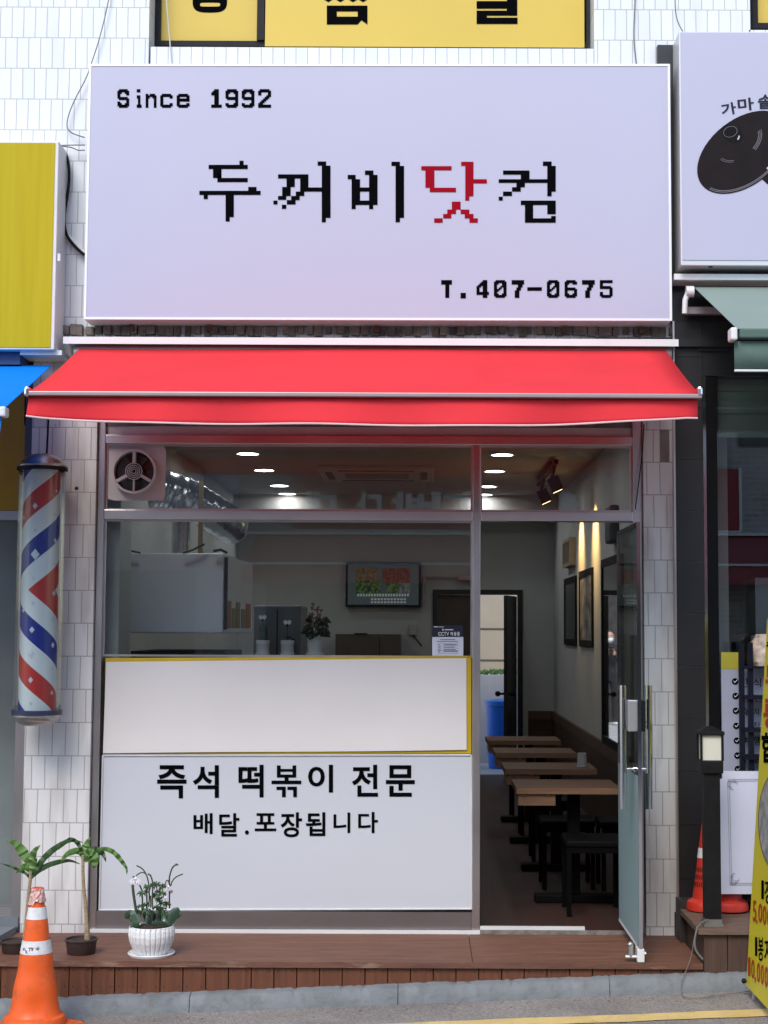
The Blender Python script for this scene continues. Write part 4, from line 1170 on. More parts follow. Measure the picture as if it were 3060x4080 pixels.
g = MB(); g.box(xb + .002, X1, YR, .1, Z0, ztop - .001); g.box(xa, X1, YR - .03, YR - .001, ztop - .14, ztop - .10); g.box(at(2775, 1400, YR).x, at(2900, 1400, YR).x, YR - .012, YR - .001, at(2800, 1400, YR).z, at(2800, 1335, YR).z); obj('fascia', g, M_FASC, RB)
# window frame + glass
wx0, wx1 = at(2823, 2700, YR).x, at(2867, 2700, YR).x
zt_, zb_ = at(2860, 1500, YR).z, at(2860, 3640, YR).z
g = MB(); g.box(wx0, wx1, YR + .0, .05, zb_, zt_ - .001); g.box(wx1, 4.5, YR + .001, .05, zb_, zb_ + .08); g.box(3.4, 3.46, YR + .001, .05, zb_ + .08, zt_ - .001); WF = obj('window_frame', g, mat('deep_black_frame', (.005, .005, .006), .5, 0, .2, spec=.12), RB)
g = MB(); g.box(wx1, 3.4, -.06, -.052, zb_ + .08, zt_); obj('window_pane', g, glass('right_glass', (.94, .96, .95), 3.0), WF)
g = MB()
for i, y in enumerate((1500, 1560, 1600, 1650, 1685, 1740)):
    if i == 5: break
    y2 = (1560, 1600, 1650, 1685, 1745)[i]
    X0, X1, Z0, Z1 = rect(2860, y, 4000, y2, .0)
    g.box(X0, 3.4, .0 + .012 * (i % 2), .008 + .012 * (i % 2), Z0, Z1)
obj('roller_blind', g, mat('green_grey_blind', (.62, .76, .64), .8, 0, .1, 2), WF)
g = MB(); g.box(wx0, 4.5, .06, 5.0, 0, .02); g.box(wx0, 4.5, 4.9, 5.0, .02, 3); g.box(4.4, 4.5, .06, 4.9, .02, 3); g.box(wx0, 4.5, .06, 5, 3.0, 3.1)
obj('inner_room', g, mat('dim_room', (.10, .10, .105), .8, 0, .3, 2), RB)
# dim steel counter inside
g = MB(); g.box(2.0, 2.5, 1.2, 1.8, .02, 1.55); g.box(2.05, 2.4, 1.3, 1.7, 1.56, 1.9); g.box(2.7, 3.3, 1.0, 1.6, .02, 1.3); obj('steel_counter', g, mat('dim_steel', (.4, .42, .45), .3, .9, .2), RB)
obj('plinth', bx(2690, 3640, 4200, 3800, YR + .02, .2), M_DARK, RB)

# green awning
YF2, YB2 = -1.16, -.22
GA = thing('awning', 'grey green fabric awning over the black shop', 'awning', tuple(at(3000, 1480, YF2)))
M_GF = mat('green_awning_fabric', (.25, .315, .275), .8, 0, .06, 3, bump=.12, bscale=300, transl=.15)
XR = 4.6
b0, f0 = at(2764, 1143, YB2), at(2937, 1310, YF2)
g = MB(); g.quad(f0, Vector((XR, YF2, f0.z)), Vector((XR, YB2, b0.z)), b0); obj('fabric', g, M_GF, GA, solid=.003)
M_GF2 = mat('green_awning_hem', (.10, .165, .135), .8, 0, .06, 3, bump=.12, bscale=300, transl=.15)
z1, z2, z3, z4 = f0.z - .002, at(2990, 1347, YF2).z, at(2935, 1356, YF2).z, at(2935, 1474, YF2).z
g = MB(); g.box(f0.x + .01, XR, YF2 - .01, YF2 + .05, z2, z1); obj('front_bar', g, M_GF2, GA, bevel=.006)
n = 30; g = MB(); vx = at(2929, 1400, YF2).x
for j in range(2):
    for i in range(n + 1): g.v.append(Vector((vx + (XR - vx) * i / n, YF2 + .02 + .008 * math.sin(i * .9) * j, z3 if j == 0 else z4)))
g.f = [(i, n + 1 + i, n + 2 + i, i + 1) for i in range(n)]
vl = obj('valance', g, M_GF2, GA, smooth=True, solid=.002)
g = MB(); g.tube([(vx, YF2 + .02, z4), (XR, YF2 + .02, z4)], .006); obj('hem_piping', g, M_ALU, vl)
X0, X1, Z0, Z1 = rect(2909, 1306, 2936, 1357, YF2); g = MB(); g.box(X0, X1, YF2 - .02, YF2 + .06, Z0, Z1); obj('end_cap', g, M_ALU, GA, bevel=.008)
X0, X1, Z0, Z1 = rect(2686, 1094, 4200, 1117, -.27); g = MB(); g.box(X0, X1, -.27, -.121, Z0, Z1); obj('rain_cover', g, M_ALU, GA)
g = MB(); g.tube([at(2742, 1165, -.24), at(2730, 1195, -.24), at(2728, 1250, -.24)], .015, 10); p = at(2748, 1162, -.24); g.tube([p + Vector((-.02, 0, 0)), p + Vector((.02, 0, 0))], .03, 16); obj('side_bracket', g, M_ALU, GA, smooth=True)
X0, X1, Z0, Z1 = rect(2736, 1223, 2990, 1250, -.2); g = MB(); g.box(X0, X1, -.2, -.16, Z0, Z1); obj('torsion_bar', g, mat('torsion_bar', (.35, .31, .32), .4, .3), GA)

# right box sign with a printed pot lid
RS = thing('sign_box', 'lavender box sign printed with a dark iron pot lid, cut by the picture edge', 'sign', tuple(at(2900, 1060, -.33)))
YS2 = -.33
X0, X1, Z0, Z1 = rect(2709, 128, 4300, 1046, YS2)
g = MB(); g.box(X0, X1, YS2, YS2 + .20, Z0 - .02, Z1); obj('sign_casing', g, M_EDGE, RS, bevel=.004)
g = MB(); g.box(X0 + .008, X1 - .008, YS2 - .004, YS2 + .01, Z0 + .008, Z1 - .008); obj('sign_face', g, M_SIGN, RS)
YL2 = YS2 - .007
g = MB(); R3 = lambda x, y: (2650 + x / 2.2122, 100 + y / 2.2122)
def put3(ch, x0, y0, x1, y1, rot): put(g, ch, *R3(x0, y0), *R3(x1, y1), YL2, .02, rot)
put3('가', 494, 684, 626, 790, -.18); put3('마', 640, 642, 782, 752, -.10); put3('솥', 818, 612, 950, 738, -.02)
obj('lettering', g, mat('dark_blue_vinyl', (.01, .012, .03), .5, 0, .1, spec=.2), RS)
def el_pts(cx, cy, a, b, rot, n=48, a0=0, a1=360):
    return [R3(cx + a * math.cos(t) * math.cos(rot) - b * math.sin(t) * math.sin(rot), cy + a * math.cos(t) * math.sin(rot) + b * math.sin(t) * math.cos(rot)) for t in [rad(a0 + (a1 - a0) * k / n) for k in range(n + 1)]]
def fillp(mb, pts, Y): mb.poly([at(x, y, Y) for x, y in pts][::-1])
def strip(mb, pts, w, Y):
    P_ = [at(x, y, Y) for x, y in pts]
    for k in range(len(P_) - 1):
        d = (P_[k + 1] - P_[k]); q = Vector((-d.z, 0, d.x)).normalized() * w / 2
        mb.quad(P_[k] - q, P_[k + 1] - q, P_[k + 1] + q, P_[k] + q)
lid = thing  # noqa
ro = rad(-38)
g = MB(); fillp(g, el_pts(690, 1120, 465, 290, ro)[:-1], YL2)
fillp(g, [R3(x, y) for x, y in ((830, 1335), (1000, 1200), (1300, 1300), (1250, 1500), (900, 1400))][::1], YL2 + .001)
obj('printed_lid', g, mat('print_dark_iron', (.013, .009, .010), .6, 0, .2, 8, spec=.12), RS)
g = MB(); fillp(g, el_pts(590, 955, 100, 70, rad(30))[:-1], YL2 - .0015); obj('printed_lid_knob', g, mat('print_black_iron', (.006, .005, .006), .6, spec=.12), RS)
g = MB()
for k, (a, b) in enumerate(((450, 276), (436, 264))):
    strip(g, el_pts(690, 1120, a, b, ro, 40, 15, 165), .0035, YL2 - .0015)
for a, b in ((200, 120), (215, 132), (230, 145)): strip(g, el_pts(650, 1040, a, b, ro, 20, 10, 70), .003, YL2 - .0015)
for a, b in ((200, 120), (215, 132)): strip(g, el_pts(650, 1040, a, b, ro, 14, 130, 175), .002, YL2 - .0015)
strip(g, el_pts(575, 940, 62, 46, rad(-20), 24), .002, YL2 - .003)
obj('printed_highlight', g, mat('print_grey_ring', (.17, .15, .17), .45), RS)
g = MB(); strip(g, el_pts(690, 1120, 425, 250, ro, 20, 40, 80), .012, YL2 - .0018); strip(g, el_pts(615, 990, 40, 30, ro, 10, 20, 80), .008, YL2 - .004); obj('printed_highlight', g, mat('print_pale_shine', (.5, .46, .52), .45), RS)
p = at(2834, 1052, YS2); g = MB(); g.lathe([(.012, -.006), (.012, .002)], (p.x, YS2 + .02, Z0 - .018), 12); obj('drain_hole', g, M_DARK, RS)

# ============================================================ LEFT NEIGHBOUR
LB = thing('blue_awning_shop', 'shopfront with yellow board and opaque grey glass left of the white pillar', 'building', tuple(at(40, 3700, -.05)))
YL_ = -.03
x1 = at(100, 1800, YL_).x
g = MB(); g.box(-6, x1, YL_, .1, at(50, 2035, YL_).z, at(50, 1330, YL_).z); obj('yellow_panel', g, mat('mustard_panel', (.45, .265, .012), .4, 0, .12, 2), LB)
g = MB(); g.box(x1 + .001, at(131, 1800, YL_).x, YL_ - .01, .12, at(110, 2040, YL_).z, at(110, 1330, YL_).z); obj('corner_post', g, mat('grey_blue_post', (.10, .10, .13), .5), LB)
g = MB(); g.box(-6, at(120, 2050, YL_).x, YL_ - .004, .1, at(50, 2072, YL_).z, at(50, 2036, YL_).z); obj('frame_rail', g, M_STEELH, LB)
px0, px1 = at(58, 3200, YL_).x, PL0 - .002
g = MB(); g.box(px0, px1, YL_ - .02, .1, -.1, at(80, 2073, YL_).z); obj('frame_post', g, M_STEEL, LB)
g = MB(); g.box(-6, px0, .0, .012, at(50, 3620, 0).z, at(50, 2073, 0).z); obj('window_pane', g, mat('opaque_grey_glass', (.20, .225, .22), .12, 0, .35, 1.3, dirt=(.34, .36, .35), dirt_amt=.6, dscale=1.1), LB)  # opaque grey-green pane, mottled paler in patches
g = MB(); g.box(-6, px0, -.03, .06, at(50, 3655, -.03).z, at(50, 3615, -.03).z); obj('frame_rail', g, M_STEELH, LB)
g = MB(); g.box(-6, px0 + .04, -.06, .1, -.35, at(50, 3656, -.06).z); obj('plinth', g, mat('blue_grey_concrete', (.17, .19, .205), .8, 0, .2, 4, bump=.4, bscale=20), LB)
g = MB(); q = at(30, 3640, .1); g.hexa([Vector((at(14, 3640, .12).x - .015, .12, q.z)), Vector((at(14, 3640, .12).x + .02, .12, q.z)), Vector((at(52, 2840, .12).x + .02, .12, at(40, 2840, .12).z)), Vector((at(52, 2840, .12).x - .015, .12, at(40, 2840, .12).z))] + [Vector((at(14, 3640, .14).x - .015, .14, q.z)), Vector((at(14, 3640, .14).x + .02, .14, q.z)), Vector((at(52, 2840, .14).x + .02, .14, at(40, 2840, .12).z)), Vector((at(52, 2840, .14).x - .015, .14, at(40, 2840, .12).z))]); obj('leaning_pole', g, M_ALU, LB)
g = MB(); g.box(-6, PL0 - .05, .8, .9, -.1, 3); obj('inner_wall', g, mat('dim_grey_wall', (.22, .24, .24), .8, 0, .2, 1.5), LB)
# sloped side step of the left shop
g = MB(); a = at(100, 3700, -.35); g.hexa([Vector((-6, -.72, -.4)), Vector((a.x - .1, -.72, -.4)), Vector((a.x - .12, -.72, at(0, 3775, -.72).z)), Vector((-6, -.72, at(0, 3775, -.72).z)), Vector((-6, -.07, -.4)), Vector((PL0 - .02, -.07, -.4)), Vector((PL0 - .02, -.07, at(60, 3690, -.07).z)), Vector((-6, -.07, at(60, 3690, -.07).z))]); obj('step', g, MATS['blue_grey_concrete'], LB)
obj('eaves_panel', bx(-900, 1412, 246, 1460, -.06, .1), M_DARK, LB)

LS = thing('sign_box', 'weathered yellow box sign above the blue awning, cut by the picture edge', 'sign', tuple(at(100, 1385, -.33)))
YS3 = -.30
X0, X1, Z0, Z1 = rect(-900, 568, 213, 1382, YS3)
Xe = at(213, 900, YS3).x
g = MB(); g.box(X0, Xe + .018, YS3, YS3 + .21, Z0 - .012, Z1 + .012); obj('sign_casing', g, mat('white_sign_casing', (.70, .70, .69), .45, 0, .08, dirt=(.35, .3, .25), dirt_amt=.35), LS, bevel=.005)
g = MB(); g.box(X0, Xe, YS3 - .004, YS3 + .01, Z0, Z1); obj('sign_face', g, mat('faded_yellow_face', (.47, .365, .006), .6, 0, .09, 5, stretch=(6, 1, .25), dirt=(.40, .31, .05), dirt_amt=.35, dscale=5, spec=.2), LS)
obj('latch', bx(229, 1010, 240, 1040, YS3 - .01, YS3), M_EDGE, LS)

BA = thing('awning', 'bright blue fabric awning left of the red one', 'awning', tuple(at(0, 1640, -1.2)))
b1, f1 = at(205, 1457, -.2), at(10, 1635, -1.2)
g = MB(); g.quad(Vector((-6, -1.2, f1.z)), f1, b1, Vector((-6, -.2, b1.z))); obj('fabric', g, fabric('blue_awning_fabric', (.003, .27, .86)), BA, solid=.003)
X0, X1, Z0, Z1 = rect(2, 1622, 28, 1662, -1.2); g = MB(); g.box(X0, X1, -1.23, -1.16, Z0, Z1); obj('end_cap', g, M_ALU, BA, bevel=.008)
g = MB(); g.box(-6, X0, -1.22, -1.17, Z0 + .008, Z1 - .008); obj('front_bar', g, M_ALU, BA)
g = MB(); g.quad((-6, -1.19, Z0 - .13), (at(-6, 1700, -1.19).x, -1.19, Z0 - .13), (at(8, 1665, -1.19).x, -1.19, Z0), (-6, -1.19, Z0)); obj('valance', g, MATS['blue_awning_fabric'], BA, solid=.002)
obj('rain_cover', bx(80, 1395, 246, 1414, -.26, -.061), M_ALU, BA)
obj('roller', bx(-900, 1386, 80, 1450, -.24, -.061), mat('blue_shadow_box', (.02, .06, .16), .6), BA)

# ============================================================ CABLES
def cable(label, pl, r, Y, m, rd=2):
    g = MB(); pts = sm([(x, y, (Y if isinstance(Y, (int, float)) else Y[i])) for i, (x, y) in enumerate(pl)], rd)
    g.tube([at(x, y, yy) for x, y, yy in pts], r, 6)
    return tag(obj('cable', g, m, smooth=True), label, 'cable', 'cables on the facade')
M_CABG = mat('grey_cable', (.16, .15, .14), .6)
M_CABW = mat('pale_cable', (.55, .53, .5), .6)
cable('thin grey cable dropping from the top edge to the left end of the lavender sign', [(440, -40), (425, 40), (395, 160), (365, 250), (345, 310), (285, 420), (262, 500), (280, 530), (338, 548)], .0032, -.11, M_CABG)
cable('short dark cable looping between the yellow sign and the lavender sign', [(238, 580), (275, 578), (338, 578)], .003, -.13, M_CABG)
cable('sagging dark cable loop between the yellow sign and the lavender sign', [(245, 582), (290, 588), (310, 600), (338, 598)], .003, -.12, M_CABG)
cable('thick black cable hanging on the white tiles right of the yellow sign', [(245, 590), (268, 620), (277, 690), (272, 760), (258, 840), (256, 900), (268, 945), (300, 985), (336, 1016)], .0085, -.115, M_BLACKP)
cable('white conduit stub entering the lower left end of the lavender sign', [(268, 935), (300, 972), (336, 1008)], .010, -.10, M_ALU)
cable('pale cable hanging over the left yellow upstairs window', [(660, -40), (668, 60), (678, 180), (684, 256)], .0035, -.10, M_CABW)
cable('pale cable running down the tiles between the yellow window and the right sign', [(2532, -40), (2528, 60), (2524, 150), (2535, 254)], .0035, -.10, M_CABG)
cable('thin grey cable arriving at the top of the pot lid sign', [(2690, -40), (2690, 40), (2700, 90), (2722, 128)], .003, -.14, M_CABG)
cable('black cable feeding the top of the barber pole', [(193, 1660), (190, 1730), (186, 1815)], .006, -.2, M_BLACKP)
cable('thin dark cable hanging down the right steel jamb', [(2566, 1690), (2560, 1800), (2545, 1920), (2531, 2030)], .003, -.09, M_BLACKP)
# cable beside the right wooden step and onto the road
p = [at(2822, 3662, -.75), at(2785, 3680, -.76), at(2765, 3740, -.765), at(2757, 3800, -.765), at(2742, 3850, -.77), at(2728, 3880, -.81), at(2712, 3915, -.835)]
p += [onz(2716, 3966, road_z(1.3) + .004), onz(2735, 3978, road_z(1.32) + .004), onz(2800, 3976, road_z(1.4) + .004), onz(2900, 3960, road_z(1.55) + .005), onz(3010, 3945, road_z(1.7) + .006)]
g = MB(); pp_ = sm([tuple(v) for v in p], 2); g.tube([Vector(v) for v in pp_], .0022, 6); tag(obj('cable', g, M_CABG, smooth=True), 'thin cable trailing from the black lamp post down to the road', 'cable', 'cables on the facade')
p = [at(2780, 3690, -.76), at(2765, 3750, -.765), at(2772, 3790, -.765), at(2800, 3822, -.765)]
g = MB(); g.tube([Vector(v) for v in sm([tuple(v) for v in p], 2)], .0055, 6); tag(obj('cable', g, M_CABG, smooth=True), 'stiff grey cable loop against the side of the right wooden step', 'cable', 'cables on the facade')

# ============================================================ RIGHT STEP, LAMP, CONES, BOARDS
D2 = thing('wooden_step', 'raised brown wooden step carrying the black lamp post', 'step', tuple(at(2880, 3880, -.76)))
sx0 = at(2806, 3800, -.76).x
zt2 = at(2880, 3698, -.765).z
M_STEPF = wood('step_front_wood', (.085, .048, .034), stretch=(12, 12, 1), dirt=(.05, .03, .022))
g = MB()
for k, (a, b) in enumerate(((2806, 2898), (2901, 2985), (2988, 3075), (3078, 3160), (3163, 3250))):
    xa_, xb_ = at(a, 3800, -.76).x, at(b, 3800, -.76).x
    g.box(xa_, xb_, -.762, -.735, -.22, zt2 - .03)
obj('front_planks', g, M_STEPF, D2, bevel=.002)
g = MB()
for k in range(4):
    ya, yb_ = -.733 + .12 * k, -.733 + .12 * (k + 1) - .004
    g.box(sx0 - .0, sx0 + .025, ya, yb_, -.2, zt2 - .03)
obj('side_planks', g, M_STEPF, D2)
g = MB()
for k in range(4): g.box(sx0 - .03, 3.6, -.785 + .13 * k, -.785 + .13 * (k + 1) - .004, zt2 - .028, zt2)
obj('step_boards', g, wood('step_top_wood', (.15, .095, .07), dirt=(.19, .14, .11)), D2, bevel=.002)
g = MB(); g.box(at(2702, 3640, -.2).x, 3.6, -.262, -.125, -.2, zt2 + .035); obj('back_ledge', g, mat('dark_brown_ledge', (.03, .022, .02), .6, 0, .3), D2)

LP = thing('lamp_post', 'black square lamp post with a glazed lantern head', 'lamp', tuple(at(2835, 3685, -.70)))
YP2 = -.70
pc = at(2834, 3300, YP2); lw = 31 * 7.45 / FPX
g = MB(); g.box(pc.x - lw, pc.x + lw, YP2 - lw, YP2 + lw, zt2 + .02, at(2834, 3076, YP2).z); obj('post', g, M_BLACKP, LP, bevel=.003)
g = MB(); g.box(pc.x - lw * 1.25, pc.x + lw * 1.2, YP2 - lw * 1.25, YP2 + lw * 1.2, zt2 + .001, zt2 + .014); g.box(pc.x - lw * 1.08, pc.x + lw * 1.08, YP2 - lw * 1.08, YP2 + lw * 1.08, zt2 + .014, zt2 + .035); obj('base_plate', g, mat('worn_base', (.22, .21, .20), .5, .5, .3), LP)
hx = at(2829, 3000, YP2).x; hw = 44 * 7.45 / FPX
zb1, zb2, zl, zr, za_ = at(2830, 3078, YP2).z, at(2830, 3028, YP2).z, at(2830, 2926, YP2).z, at(2830, 2913, YP2).z, at(2830, 2893, YP2).z
g = MB(); g.box(hx - hw, hx + hw, YP2 - hw, YP2 + hw, zb1, zb2); obj('lantern_base', g, M_BLACKP, LP, bevel=.004)
g = MB(); w2_ = hw * .95; r2 = hw * 1.12
g.add([(hx - r2, YP2 - r2, zl), (hx + r2, YP2 - r2, zl), (hx + r2, YP2 + r2, zl), (hx - r2, YP2 + r2, zl), (hx - r2, YP2 - r2, zr), (hx + r2, YP2 - r2, zr), (hx + r2, YP2 + r2, zr), (hx - r2, YP2 + r2, zr), (hx - .012, YP2 - .012, za_), (hx + .012, YP2 - .012, za_), (hx + .012, YP2 + .012, za_), (hx - .012, YP2 + .012, za_)],
      [(3, 2, 1, 0), (0, 1, 5, 4), (1, 2, 6, 5), (2, 3, 7, 6), (3, 0, 4, 7), (4, 5, 9, 8), (5, 6, 10, 9), (6, 7, 11, 10), (7, 4, 8, 11), (8, 9, 10, 11)]); obj('lantern_roof', g, M_BLACKP, LP, bevel=.002)
g = MB()
for sx in (-1, 1):
    for sy in (-1, 1):
        g.box(hx + sx * w2_ - .005, hx + sx * w2_ + .005, YP2 + sy * w2_ - .005, YP2 + sy * w2_ + .005, zb2, zl)
obj('lantern_frame', g, M_BLACKP, LP)
g = MB(); q = w2_ - .006; g.box(hx - q, hx + q, YP2 - q, YP2 + q, zb2 + .002, zl - .002); obj('lantern_glass', g, mat('milky_lantern_glass', (.66, .66, .57), .35, 0, .04), LP)

M_RCONE = mat('red_cone_plastic', (.60, .035, .018), .45, 0, .15, 5, dirt=(.25, .03, .02), dirt_amt=.5)
def redcone(label, px, ytip, ybase, rb, Y):
    z0, z1 = at(px, ybase, Y).z, at(px, ytip, Y).z
    s = (Y - CAM.y) / FPX; X = at(px, ybase, Y).x
    t = thing('traffic_cone', label, 'traffic cone', (X, Y, z0), 'red cones behind the lamp post')
    r1, r0 = rb * s, 10 * s; H = z1 - z0
    g = MB(); g.lathe([(r1 * 1.18, 0), (r1 * 1.18, .02), (r1 * 1.1, .04), (r1 * .8, .055)] + [(r1 * .8 + (r0 - r1 * .8) * k / 12, .055 + (H - .055) * k / 12) for k in range(1, 13)], (X, Y, z0), 36); obj('cone_body', g, M_RCONE, t, smooth=True)
    rr_ = lambda z: r1 * .8 + (r0 - r1 * .8) * (z - .055) / (H - .055) + .002
    g = MB(); g.lathe([(rr_(H * .57), H * .57), (rr_(H * .68), H * .68)], (X, Y, z0), 36, False); obj('reflective_band', g, M_REFL, t, smooth=True)
    g = MB()
    for row in (.26, .34, .42):
        for k in range(30):
            a = 2 * PI * k / 30; r = rr_(H * row) + .001; r2 = rr_(H * (row + .05)) + .001
            da = .055
            g.quad((X + r * math.cos(a - da), Y + r * math.sin(a - da), z0 + H * row), (X + r * math.cos(a + da), Y + r * math.sin(a + da), z0 + H * row), (X + r2 * math.cos(a + da), Y + r2 * math.sin(a + da), z0 + H * (row + .05)), (X + r2 * math.cos(a - da), Y + r2 * math.sin(a - da), z0 + H * (row + .05)))
    obj('slot_pattern', g, mat('slot_dark', (.05, .008, .006), .8), t)
redcone('red cone with white band half hidden behind the lamp post', 2812, 3262, 3622, 64, -.30)
redcone('red cone base showing under the white bordered board', 2905, 3262, 3622, 64, -.32)

# white board with ornate line border
MBD = thing('menu_board', 'blank white board with a thin ornate line border leaning beside the lamp post', 'board', tuple(at(2945, 3562, -.42)))
Yb = -.42
wx = .52
def mb_pts(): return [(2867, 3562), (2862, 3104), (2879, 3104), (2878, 3073)]
P_ = [at(x, y, Yb) for x, y in mb_pts()]
zb_m, zt_m = P_[0].z, P_[3].z
XE = P_[0].x + wx
pl = [(P_[0].x, P_[0].z), (XE, P_[0].z), (XE, P_[3].z), (P_[3].x, P_[3].z), (P_[2].x, P_[2].z), (P_[1].x, P_[1].z)]
g = MB(); g.prism(pl, Yb, Yb + .02); obj('board_panel', g, mat('white_lavender_board', (.66, .67, .78), .35, 0, .015), MBD)
g = MB()
def ln(a, b, w=.0016): strip(g, [a, b], w, Yb - .003)
for o in (0, 7):
    ln((2899 + o, 3115), (2909 + o, 3520), .0016); ln((2899 + 3, 3106 + o), (3060, 3104 + o)); ln((2910, 3520 + o), (3060, 3517 + o))
for (x, y) in ((2901, 3106), (2906, 3112), (2912, 3118)):
    ln((x, y), (x + 26, y)); ln((x, y), (x, y + 28)); ln((x + 26, y), (x + 26, y + 10)); ln((x, y + 28), (x + 12, y + 28))
for (x, y) in ((2908, 3524), (2914, 3517), (2920, 3510)):
    ln((x, y), (x + 24, y)); ln((x, y), (x, y - 30)); ln((x + 24, y), (x + 24, y - 10)); ln((x, y - 30), (x + 10, y - 30))
obj('line_border', g, mat('border_grey', (.10, .10, .10), .5), MBD)

# check list poster on the neighbour's window
Yq = -.135
CP = thing('window_poster', 'lavender poster with yellow header and black tick circles in the right window', 'poster', tuple(at(2950, 3200, Yq)))
X0, X1, Z0, Z1 = rect(2877, 2667, 3400, 3250, Yq); x0 = X0
g = MB(); g.box(x0, x0 + .65, Yq, Yq + .012, Z0, Z1); obj('poster_sheet', g, mat('poster_lavender', (.35, .36, .46), .5, 0, .04), CP)
X0, X1, Z0, Z1 = rect(2877, 2600, 3400, 2667, Yq); g = MB(); g.box(x0, at(2942, 2640, Yq).x, Yq - .001, Yq + .012, Z0 + .001, Z1); obj('header_band', g, mat('poster_yellow', (.42, .37, .035), .5), CP)
cc = [(2929, 2715), (2931, 2773), (2932, 2832), (2934, 2892), (2936, 2951), (2938, 3010), (2940, 3064)]
g = MB(); g2 = MB()
for x, y in cc:
    g.poly([at(x + 13 * math.cos(a), y + 13 * math.sin(a), Yq - .003) for a in [-2 * PI * k / 24 for k in range(24)]])
    strip(g2, [(x - 6, y - 2), (x - 1, y + 5), (x + 9, y - 7)], .003, Yq - .005)
for ch, a, b, c, d in (('식', 3002, 2702, 3032, 2738), ('편', 3003, 2768, 3036, 2796), ('지', 3002, 2822, 3024, 2850), ('차', 3002, 2876, 3030, 2900), ('행', 3003, 2932, 3030, 2970), ('물', 3006, 3010, 3034, 3040), ('간', 2950, 2702, 2982, 2738), ('간', 2950, 2768, 2982, 2796), ('휴', 2952, 2820, 2984, 2852), ('여', 2954, 2932, 2986, 2970)):
    put(g, ch, a, b, c, d, Yq - .003, .0)
obj('lettering', g, M_BLACK, CP); obj('tick_mark', g2, M_ALU, CP)

# black display rack in front of the window with a bag on top
RK = thing('display_rack', 'tall black tube display rack standing before the right window', 'rack', tuple(at(2990, 3560, -.24)))
g = MB(); Yk = -.26
for pxa, pxb, yt in ((2952, 2958, 2560), (2987, 2998, 2560)):
    a, b = at(pxa, yt, Yk), at(pxb, 3100, Yk)
    g.box(a.x - .012, a.x + .014, Yk - .012, Yk + .012, zt2, a.z)
g.box(at(2987, 2600, Yk).x + .5, at(2987, 2600, Yk).x + .53, Yk - .012, Yk + .012, zt2, at(2987, 2560, Yk).z)
obj('upright', g, mat('navy_black_tube', (.006, .007, .014), .5, spec=.15), RK)
for y in (2655, 2772, 2903, 3012):
    X0, X1, Z0, Z1 = rect(2962, y, 3400, y + (9 if y == 2655 else 15), Yk - .01)
    g = MB(); g.box(X0, X0 + .62, Yk + .013, Yk + .10, Z0, Z1); g.box(X0, X0 + .62, Yk - .03, Yk - .0125, Z0, Z1); obj('shelf', g, MATS['navy_black_tube'], RK)
g = MB(); zb = at(3020, 2653, -.2).z
cx_ = at(3044, 2600, -.2).x
hh = (2653 - 2527) * 7.95 / FPX
rnd = random.Random(6)
for j in range(9):
    for k in range(20):
        a = 2 * PI * k / 20; t = j / 8
        r = (.072 + .008 * math.sin(a * 3 + j)) * (1 - .45 * max(0, t - .55) / .45) * (.9 if j == 0 else 1) + rnd.uniform(-.006, .006)
        g.v.append(Vector((cx_ + r * math.cos(a), -.20 + .05 * math.sin(a), zb + hh * t)))
g.f = [(j * 20 + k, j * 20 + (k + 1) % 20, (j + 1) * 20 + (k + 1) % 20, (j + 1) * 20 + k) for j in range(8) for k in range(20)] + [tuple(160 + k for k in range(20))]
tag(obj('snack_bag', g, mat('clear_bag_of_rice_crust', (.60, .48, .38), .3, 0, .45, 26, bump=.8, bscale=30, dirt=(.22, .15, .10), dirt_amt=.6, dscale=14, coat=.6)), 'clear bag of pale rice crust on top of the black rack', 'bag')

# yellow standing board, seen nearly edge-on
AB = thing('standing_board', 'bright yellow standing price board at the right edge of the picture', 'sign', tuple(at(2975, 3990, -1.0)))
ZA = 7.22
A0 = Vector(at(2973, 3926, ZA - 8.15)); A1 = Vector(at(3057, 2466, ZA - 8.15))
dirv = Vector((-.11, -1, 0)).normalized()
dirv = Vector((0.0, -1.0, 0.0))
wB = .62
def PB_(u, v): return A0.lerp(A1, v) + dirv * u
up = (A1 - A0); nrm = dirv.cross(up).normalized()
if nrm.x > 0: nrm = -nrm
def bpt(px, py, off=.003):
    d = ray(px, py); o = A0 + nrm * off
    return CAM + d * ((o - CAM).dot(nrm) / d.dot(nrm))
th = -nrm * .012
c4 = [PB_(0, 0), PB_(wB, 0), PB_(wB, 1), PB_(0, 1)]
g = MB(); g.hexa(c4 + [p + th for p in c4]); obj('board_panel', g, mat('bright_yellow_board', (.62, .53, .018), .4, 0, .05, 2), AB)
g = MB()
for u in (.04, wB - .04):
    a = PB_(u, 0) + th; top = PB_(u, .97) + th
    g.tube([Vector((a.x - .005 + .02, a.y, road_z(a.x) + .0)), a + Vector((.02, 0, 0)), top + Vector((.02, 0, 0))], .011, 8)
    g.tube([top + Vector((.02, 0, 0)), Vector((a.x + .55, a.y, road_z(a.x + .5)))], .011, 8)
obj('stand_frame', g, mat('frame_pale', (.5, .5, .48), .4, .5), AB)
g = MB(); back = [p + Vector((.02, 0, 0)) for p in (PB_(0, 1), PB_(wB, 1))] + [PB_(wB, 0) + Vector((.52, 0, 0)), PB_(0, 0) + Vector((.52, 0, 0))]
g.hexa(back + [p + Vector((.012, 0, .004)) for p in back]); obj('back_panel', g, MATS['bright_yellow_board'], AB)
kx = lambda x: 2600 + x / 3.2522
ky = lambda y: 3400 + y / 3.2522
gb, gr = MB(), MB()
